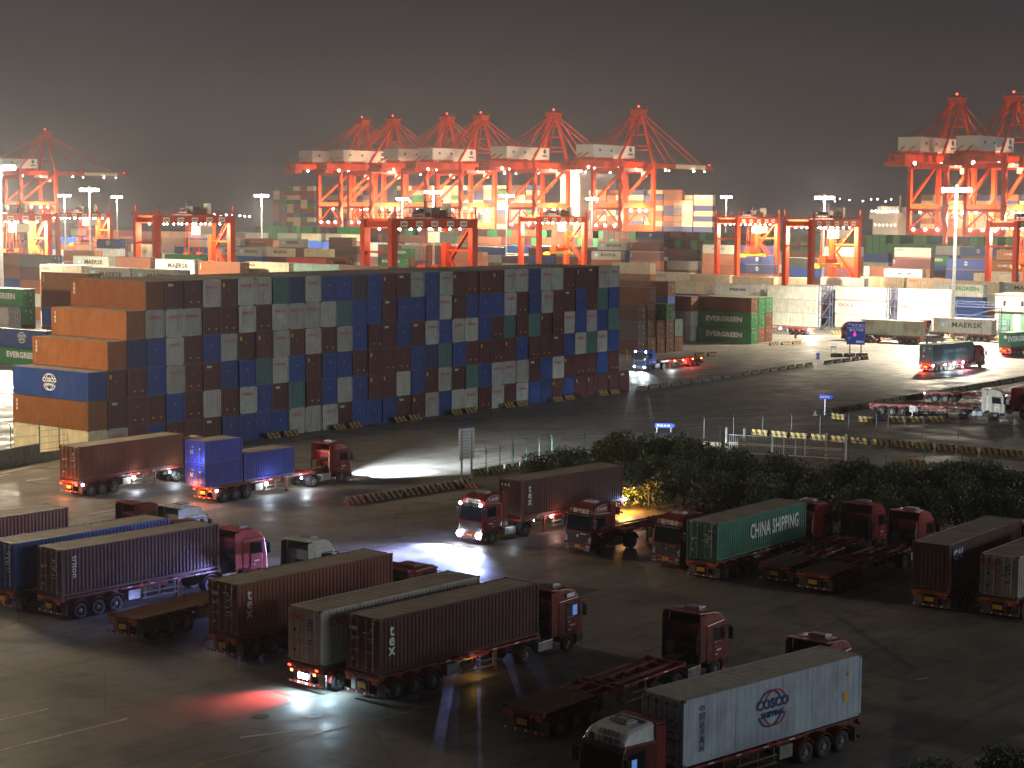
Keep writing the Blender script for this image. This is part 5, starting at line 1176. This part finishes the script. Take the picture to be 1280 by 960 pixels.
# ------------------------------------------------------------------ hedge of young trees
def leafmat():
    m = mat('hedge_leaf', (.055, .085, .030), rough=.5, noise=.45, nscale=1.3); return m
LEAF = leafmat(); BARK = mat('bark', (.07, .05, .035), rough=.9)
def foliage(seed, rad, h, n):
    rnd = random.Random(seed); g = MB(); blobs = []
    for k in range(9): a = rnd.uniform(0, 6.28); q = rnd.uniform(.2, .72)*rad; blobs.append((q*math.cos(a), q*math.sin(a), rnd.uniform(.35, .78)*h, rnd.uniform(.45, .75)*rad*.75))
    blobs.append((0, 0, h*.72, rad*.55)); blobs.append((0, 0, h*.4, rad*.8))
    for k in range(n):
        bx, by, bz, br = rnd.choice(blobs)
        u = rnd.uniform(-1, 1); t = rnd.uniform(0, 6.28); s = math.sqrt(1-u*u); rr = br*rnd.uniform(.55, 1.12)
        p = Vector((bx+rr*s*math.cos(t), by+rr*s*math.sin(t), max(.15, bz+rr*u*.9)))
        d = Vector((rnd.gauss(0, 1), rnd.gauss(0, 1), rnd.gauss(0, 1)+.3)).normalized(); e = d.cross(Vector((rnd.gauss(0, 1), rnd.gauss(0, 1), rnd.gauss(0, 1)))).normalized()
        l = rnd.uniform(.10, .22); w = l*.42
        g.add([p-d*l, p+e*w, p+d*l, p-e*w], [(0, 1, 2, 3)])
    return g.mesh('foliage', [LEAF])
def stem(h, rad, seed):
    rnd = random.Random(seed); g = MB(); g.cyl((0, 0, 0), (.1, .05, h*.5), .13, 8, r2=.07)
    for k in range(6): a = rnd.uniform(0, 6.28); g.cyl((0, 0, h*rnd.uniform(.1, .4)), (math.cos(a)*rad*.6, math.sin(a)*rad*.6, h*rnd.uniform(.55, .8)), .06, 6, r2=.02)
    return g.mesh('trunk', [BARK])
FOL = [(foliage(s, 2.6, 5.0, 5200), stem(5, 2.6, s)) for s in range(4)]
random.seed(5)
bush = [(688, 566, 3.6), (705, 558, 4.6), (730, 555, 5), (757, 550, 5), (785, 544, 5.4), (815, 540, 5.6), (845, 543, 5.4), (872, 552, 5.2), (898, 562, 5), (925, 566, 4.8), (950, 572, 4.8), (978, 568, 5), (1000, 586, 4), (1022, 590, 4.2), (1040, 577, 5), (1066, 576, 5), (1092, 580, 5), (1118, 581, 5), (1145, 583, 5), (1170, 581, 5), (1197, 583, 5), (1225, 580, 5.2), (1252, 582, 5.2), (1280, 584, 5.2),
        (770, 572, 4.6), (812, 566, 4.8), (856, 574, 4.6), (905, 590, 4.4), (955, 598, 4.3), (1010, 606, 3.9), (1060, 604, 4.3), (1110, 606, 4.3), (1160, 606, 4.3), (1215, 606, 4.3), (1265, 608, 4.3), (735, 578, 4.3)]
for i, (px, py, h) in enumerate(bush):
    p = U(px, py, h); s = h/5.0*1.0
    r = empty('hedge_tree', Vector((p.x, p.y, 0)), random.uniform(0, 6.28)); r.scale = (s*random.uniform(.92, 1.15), s*random.uniform(.92, 1.15), s*random.uniform(.94, 1.10))
    f, t = FOL[i % 4]
    tag(r, ('dark bushy tree in the %s row of the hedge, %s from its left end' % (('back', nth(i+1)) if i < 24 else ('front', nth(i-23)))), 'tree', 'trees of the dark hedge')
    obj('foliage', f, r); obj('trunk', t, r)
for i, (px, py, h) in enumerate(((1020, 405, 3.6), (1038, 408, 1.6))):
    p = U(px, py); r = empty('hedge_tree', p); r.scale = (.42, .42, h/5); tag(r, ('small round tree in front of the white reefers', 'low leafy shrub at the foot of the reefer access frames')[i], 'tree'); obj('foliage', FOL[i][0], r); obj('trunk', FOL[i][1], r)
for i, (px, py, h) in enumerate(((1175, 945, 3.2), (1262, 930, 3.6))):
    p = U(px, py, h); r = empty('hedge_tree', Vector((p.x, p.y, 0)), i*2.0); r.scale = (h/5.2, h/5.2, h/5); tag(r, ('left dark bush rising into the bottom right corner', 'right dark bush rising into the bottom right corner')[i], 'tree'); obj('foliage', FOL[i+2][0], r); obj('trunk', FOL[i+2][1], r)
# ------------------------------------------------------------------ concrete blocks with painted stripes
def blockmesh(name, c1, c2, L=2.0):
    m = bpy.data.materials.new(name); m.use_nodes = True; N, Lk = nodes(m); b = N['Principled BSDF']; b.inputs['Roughness'].default_value = .7
    t = N.new('ShaderNodeTexCoord'); s = N.new('ShaderNodeSeparateXYZ'); Lk.new(t.outputs['Object'], s.inputs[0])
    a = N.new('ShaderNodeMath'); a.operation = 'MULTIPLY_ADD'; a.inputs[1].default_value = .55; Lk.new(s.outputs[2], a.inputs[0]); Lk.new(s.outputs[0], a.inputs[2])
    d = N.new('ShaderNodeMath'); d.operation = 'MULTIPLY'; d.inputs[1].default_value = 1.5; Lk.new(a.outputs[0], d.inputs[0])
    f = N.new('ShaderNodeMath'); f.operation = 'FRACT'; Lk.new(d.outputs[0], f.inputs[0]); c = N.new('ShaderNodeMath'); c.operation = 'GREATER_THAN'; c.inputs[1].default_value = .5; Lk.new(f.outputs[0], c.inputs[0])
    n = N.new('ShaderNodeTexNoise'); n.inputs['Scale'].default_value = 5; n.inputs['Detail'].default_value = 6; Lk.new(t.outputs['Object'], n.inputs[0])
    mi = N.new('ShaderNodeMix'); mi.data_type = 'RGBA'; mi.inputs[6].default_value = (*c1, 1); mi.inputs[7].default_value = (*c2, 1); Lk.new(c.outputs[0], mi.inputs[0])
    mu = N.new('ShaderNodeMix'); mu.data_type = 'RGBA'; mu.blend_type = 'MULTIPLY'; mu.inputs[0].default_value = .8; Lk.new(mi.outputs[2], mu.inputs[6]); Lk.new(n.outputs[0], mu.inputs[7])
    mu2 = N.new('ShaderNodeMix'); mu2.data_type = 'RGBA'; mu2.blend_type = 'ADD'; mu2.inputs[0].default_value = .25; Lk.new(mu.outputs[2], mu2.inputs[6]); Lk.new(mu.outputs[2], mu2.inputs[7])
    Lk.new(mu2.outputs[2], b.inputs['Base Color'])
    g = MB(); h = L/2
    g.prism([(-.30, 0), (.30, 0), (.30, .18), (.15, .34), (.12, .64), (-.12, .64), (-.15, .34), (-.30, .18)], -h, h)
    g.v = [(y, x, z) for x, y, z in g.v]
    return g.mesh('concrete_block', [m], bevel=.02)
BY = blockmesh('black_yellow_stripes', (.42, .25, .03), (.035, .035, .035)); BWt = blockmesh('black_white_stripes', (.55, .52, .46), (.04, .04, .04)); BRW = blockmesh('red_white_stripes', (.65, .63, .6), (.45, .06, .05)); BD = blockmesh('faded_dark_stripes', (.22, .17, .09), (.05, .05, .05))
def blocks(pts, me, label, group, gap=.3, world=False, miss=0):
    q = [Vector((p[0], p[1], 0)) if world else U(*p) for p in pts]
    for a, b in zip(q, q[1:]):
        d = b-a; n = max(1, int(d.length/(2.0+gap))); d.normalize()
        for k in range(n):
            if random.random() < miss: continue
            p = a+d*((k+.5)*(b-a).length/n)+Vector((random.uniform(-.06, .06), random.uniform(-.06, .06), 0))
            tag(obj('concrete_block', me, None, Matrix.Translation(p) @ Matrix.Rotation(math.atan2(d.y, d.x)+random.uniform(-.05, .05), 4, 'Z')), label, 'barrier', group)
blocks([(434, 631), (453, 628)], BRW, 'red and white striped concrete block at the end of the low barrier line', 'red and white end blocks', .1)
blocks([(455, 628), (588, 607)], BWt, 'black striped concrete block in the low line leading to the white sign', 'blocks leading to the white sign', .1)
blocks([(588, 596), (668, 583)], BY, 'yellow striped concrete block between the white sign and the hedge', 'blocks between sign and hedge', .1)
bl0 = O0-NV*.75
for k in range(24):
    if k % 3 == 2: continue
    p = bl0-RV*(2+k*3.4-.8*(k % 3)) if True else None
    tag(obj('concrete_block', BY, None, Matrix.Translation(p) @ Matrix.Rotation(math.atan2(RV.y, RV.x)+random.uniform(-.05, .05), 4, 'Z')), 'yellow striped concrete block along the foot of the tall dark stack', 'barrier', 'blocks along the foot of the stack')
blocks([(795, 489), (1005, 459), (1086, 449)], BD, 'dark faded concrete block in the line right of the tall stack', 'blocks right of the stack', .9, miss=.1)
blocks([(1018, 520), (1280, 475)], BD, 'dark faded concrete block in the line behind the three parked lorries', 'blocks behind the parked three', .2)
blocks([(1031, 522), (1100, 529)], BY, 'yellow striped concrete block left of the cream tractor parking row', 'blocks left of the parked row', .7)
blocks([(1110, 527), (1182, 527)], BY, 'yellow striped concrete block in front of the cream tractor trailer', 'blocks in front of the parked row', .2)
blocks([(938, 543), (1280, 571)], BY, 'yellow striped concrete block behind the sliding gate fence line', 'blocks behind the gate', .3)
blocks([(1038, 446), (1085, 446)], BD, 'dark concrete block at the foot of the big blue direction sign', 'blocks at the blue sign', .2)
blocks([(866, 446), (898, 444)], BY, 'striped concrete block by the traffic island right of the dark block', 'blocks on the traffic island', .2)
blocks([(960, 432), (1003, 430)], BY, 'striped concrete block on the island beside the green container block', 'blocks near the green containers', .3)
blocks([(1036, 418), (1056, 418)], BY, 'striped concrete block before the bright white reefers', 'blocks before the reefers', .1)
blocks([(1178, 426), (1262, 426)], BY, 'striped concrete block under the moving grey star panel container', 'blocks at the bright kerb', .2)
blocks([(1118, 580), (1170, 585)], BY, 'low striped concrete block just behind the hedge on the right', 'blocks behind the right hedge', .4)
# ------------------------------------------------------------------ fences, gate, signs
FGREEN = mat('green_fence_paint', (.02, .13, .08), rough=.5)
def fence(pts, label, h=2.4, step=3.0, m=None, wires=3, mesh=False, base=0):
    q = [U(*p) for p in pts]; r = empty('wire_fence', q[0]); tag(r, label, 'fence'); m = m or FGREEN
    for a, b in zip(q, q[1:]):
        d = b-a; n = max(1, round(d.length/step)); 
        for k in range(n+1):
            p = a+d*k/n-q[0]; g = MB(); g.cyl(p+Vector((0, 0, base)), p+Vector((0, 0, h)), .05, 6); u = d.normalized(); s = Vector((-u.y, u.x, 0)); g.bar(p+Vector((0, 0, h)), p+Vector((0, 0, h+.3))+s*.2, .05); obj('post', g.mesh('post', [m]), r)
        g = MB(); a_, b_ = a-q[0], b-q[0]
        for w in range(wires): z = base+.15+(h-base-.2)*w/(wires-1); g.bar(a_+Vector((0, 0, z)), b_+Vector((0, 0, z)), .025)
        if mesh:
            L = (b_-a_).length; k = 0
            while k < L: p = a_+(b_-a_)*(k/L); g.bar(p+Vector((0, 0, base)), p+Vector((0, 0, h)), .012); k += .25
        obj('wire', g.mesh('wire', [m]), r)
fence([(590, 600), (690, 580)], 'green post fence behind the white sign and lit lorry', 2.6, 2.2)
fence([(640, 590), (900, 572)], 'green post fence running behind the left part of the hedge', 3.2, 4)
fence([(1060, 583), (1300, 592)], 'green post fence right of the white sliding gate', 2.4, 4.0)
fence([(880, 548), (1130, 540)], 'thin grey post fence in front of the dark road', 2.2, 3.4, DARKST, 2)
fence([(1110, 541), (1290, 556)], 'thin grey post fence in front of the parked cream tractor', 2.0, 4.5, DARKST, 2)
WALLC = mat('stained_low_wall', (.16, .15, .13), rough=.85, noise=.35, dirt=(.05, .05, .045), dirtamt=.7)
a, b, c = U(-30, 592), U(48, 577), U(125, 568)
g = MB(); g.bar(a+Vector((0, 0, .9)), b+Vector((0, 0, .9)), .3, 1.8); o = obj('low_wall', g.mesh('low_wall', [WALLC])); tag(o, 'stained low concrete wall at the left edge below the tall stack', 'wall')
g = MB(); g.bar(b+Vector((0, 0, .45)), c+Vector((0, 0, .45)), .3, .9); o = obj('low_wall', g.mesh('low_wall', [WALLC])); tag(o, 'lower stretch of stained wall under the green mesh fence', 'wall')
fence([(50, 576), (122, 567)], 'green mesh fence on the stained wall below the tall stack', 3.0, 2.4, None, 4, True, .95)
fence([(14, 577), (50, 572)], 'green mesh fence corner beside the yellow container', 3.4, 2.4, None, 4, True, .05)
# sliding gate
ga, gb = U(907, 567), U(1056, 576); d = (gb-ga); gl = d.length; yaw = math.atan2(d.y, d.x)
r = empty('sliding_gate', ga, yaw); tag(r, 'white barred sliding gate between white posts behind the hedge', 'gate')
g = MB()
for z in (.2, 1.05, 1.2, 2.0): g.bar((.3, 0, z), (gl-.3, 0, z), .07)
for x in (4.9, 6.1, 7.3, 8.3): g.bar((x, 0, .2), (x, 0, 2.0), .11)
obj('gate_frame', g.mesh('gate_frame', [WHITEP]), r)
g = MB(); k = .4
while k < gl-.3: g.bar((k, .0, .2), (k, .0, 2.0), .035); k += .22
obj('gate_bars', g.mesh('gate_bars', [GREYST]), r)
for x in (0, 1.9, gl-2, gl):
    g = MB(); g.cyl((x, .25, 0), (x, .25, 2.7), .13, 10); p = obj('gate_post', g.mesh('gate_post', [WHITEP]), r)
    if x in (1.9, gl-2):
        g = MB()
        for k in range(3): g.cyl((x, .25, .1+k*.5), (x, .25, .35+k*.5), .137, 10)
        obj('red_band', g.mesh('red_band', [REFL]), p)
p = U(895, 572); r = empty('concrete_plinth', p, yaw); tag(r, 'pair of cream boards with dark slots at the left end of the gate', 'boards')
for k in (0, 1): g = MB(); g.box(k*1.35-1.35, k*1.35-.1, -.1, .1, 0, 1.6); g.box(k*1.35-.85, k*1.35-.6, -.12, -.1, .1, 1.35, 1); obj('board', g.mesh('board', [CREAMP, BLACKL]), r)
# white sign on two posts
p = U(583, 608); r = empty('white_sign', p, R(-52)); tag(r, 'tall white notice board on two posts with striped concrete feet', 'sign')
g = MB()
for y in (-.55, .55): g.cyl((0, y, 0), (0, y, 5.2), .09, 8)
obj('post', g.mesh('post', [GREYST]), r)
g = MB(); g.box(-.05, .05, -.85, .85, 2.5, 5.3); g.box(-.06, .06, -.85, .85, 5.3, 5.6, 1)
obj('panel', g.mesh('panel', [WHITEP, NAVYL]), r)
g = MB()
for i in range(9):
    for s in (-1, 1): g.box(min(s*.05, s*.055), max(s*.05, s*.055), -.7, random.uniform(.2, .7), 2.7+i*.28, 2.78+i*.28)
obj('printed_lines', g.mesh('printed_lines', [mat('grey_lettering', (.3, .32, .33))]), r)
for k, px in enumerate((574, 588)):
    tag(obj('concrete_block', BRW, None, Matrix.Translation(U(px, 609+k)) @ Matrix.Rotation(R(20), 4, 'Z') @ Matrix.Scale(.6, 4)), ('pale striped block at the left foot of the white sign', 'pale striped block at the right foot of the white sign')[k], 'barrier')
# big blue direction sign
SIGNB = mat('blue_sign_sheet', (.012, .03, .30), rough=.35, noise=.05); LED = mat('red_led_text', emit=(1, .05, .25), es=2.5)
p = U(1069, 447); r = empty('direction_sign', p, R(-8)); tag(r, 'big blue direction sign with arrows on two dark posts', 'sign')
g = MB()
for x in (-.95, .95): g.cyl((x, 0, 0), (x, 0, 6.1), .1, 8)
obj('post', g.mesh('post', [DARKST]), r)
g = MB(); g.box(-1.55, 1.55, -.18, -.1, 2.25, 6.2); pn = obj('panel', g.mesh('panel', [SIGNB]), r)
for wd, x, z, sz in (('↑', -1.05, 5.6, .9), ('外港 出口', .35, 5.55, .5), ('集卡 待车区', .1, 4.75, .44), ('↖', -.95, 3.3, .9), ('查验口', .75, 2.75, .45)): text(wd, sz, WHITEL, pn, (x, -.19, z), bold=.006)
text('停', .6, LED, pn, (-.2, -.19, 3.9)); text('3', .6, LED, pn, (-.2, -.19, 4.35))
g = MB(); g.box(-1.5, 1.5, -.19, -.18, 5.12, 5.17); obj('divider', g.mesh('divider', [WHITEL]), pn)
def smallsign(px, py, w, h, z, label, m, arrow=False, posts=1):
    p = U(px, py); r = empty('road_sign', p, R(-10)); tag(r, label, 'sign')
    g = MB()
    for x in ((0,) if posts == 1 else (-w*.4, w*.4)): g.cyl((x, 0, 0), (x, 0, z+h), .05, 8)
    obj('post', g.mesh('post', [GREYST]), r)
    g = MB(); pts = [(-w/2, z), (w/2, z), (w/2+(h*.5 if arrow else 0), z+h/2), (w/2, z+h), (-w/2, z+h)]; g.prism(pts, -.12, -.07); pn = obj('panel', g.mesh('panel', [m]), r)
    g = MB()
    for k in range(4 if arrow else 2): g.box(-w*.4+k*w*.2, -w*.4+k*w*.2+w*.13, -.13, -.12, z+h*.3, z+h*.7)
    obj('sign_marks', g.mesh('sign_marks', [mat('grey_lettering', (.3, .32, .33))]), pn)
smallsign(1031, 519, 1.5, .55, 2.0, 'blue arrow shaped road sign at the tip of the right parking island', SIGNB, True)
smallsign(1022, 459, .55, 1.0, 1.3, 'small blue plate on a thin post in the block line', SIGNB)
smallsign(1042, 444, 1.1, .5, 1.2, 'small pale plate left of the big blue sign', WHITEP, False, 2)
smallsign(994, 430, .4, .6, 1.1, 'small dark plate on a post by the green container block', DARKST)
smallsign(784, 452, .3, .3, 2.0, 'thin post with a small plate beside the blue tractor', DARKST)
smallsign(830, 540, 2.0, .5, .5, 'low blue direction plate behind the hedge', SIGNB, True, 2)
smallsign(1140, 527, .7, .7, 1.2, 'round white speed plate beside the parked red trailer', WHITEP)
# reefer access frames
BLUEST = mat('blue_grey_frame_steel', (.07, .09, .17), rough=.5)
def rack(px, py, d, label, w=4.5, n=3):
    r = empty('access_frame', Vector(((px-640)/FPX*d, d, 0)), math.atan2(-NV.y, -NV.x)); tag(r, label, 'frame')
    for t in range(n):
        g = MB(); g.box(0, w, 0, 1.2, 2.85*t+2.7, 2.85*t+2.8)
        for y in (0, 1.2):
            for z in (3.3, 3.85): g.bar((0, y, 2.85*t+z), (w, y, 2.85*t+z), .06)
        for k in range(4): g.bar((k*w/3, 0, 2.85*t+2.8), (k*w/3, 0, 2.85*t+3.85), .06)
        g.bar((.3, .6, 2.85*t), (w-.3, .6, 2.85*t+2.7), .7, .12); obj('platform', g.mesh('platform', [BLUEST]), r)
    for x in (0, w):
        for y in (0, 1.2): g = MB(); g.bar((x, y, 0), (x, y, n*2.85+1), .16); obj('upright', g.mesh('upright', [BLUEST]), r)
rack(1023, 409, 378, 'blue grey stair frame left of the first red lettered white reefer', 2.6); rack(1108, 410, 368, 'blue grey stair frame between the two red lettered white reefers', 1.8); rack(1189, 412, 362, 'blue grey access gallery right of the tall lamp mast', 12, 1)
rack(1192, 412, 372, 'upper access gallery behind the tall lamp mast', 10, 2)
# cream building with green shutters
bd = empty('cream_building', U(1243, 412), math.atan2(-NV.y, -NV.x)); tag(bd, 'cream building with green roller doors at the right photo edge', 'building')
g = MB(); g.box(0, 24, 0, 10, 0, 7.4); obj('wall', g.mesh('wall', [CREAMP]), bd)
g = MB(); g.box(-.3, 24.3, -.3, 10.3, 7.4, 7.8); g.box(-.1, 24, -.8, -.002, 4.0, 4.2); obj('roof', g.mesh('roof', [GREYST]), bd)
for k in range(4):
    g = MB(); g.box(.8+k*5, 4.2+k*5, -.06, -.002, .02, 3.8)
    for i in range(12): g.box(.8+k*5, 4.2+k*5, -.08, -.06, .1+i*.3, .3+i*.3)
    obj('roller_door', g.mesh('roller_door', [mat('green_shutter', (.12, .26, .17), rough=.5)]), bd)
    g = MB(); g.box(1.8+k*4, 2.4+k*4, -.05, -.002, 5.2, 6.4); obj('window', g.mesh('window', [GLASS]), bd)
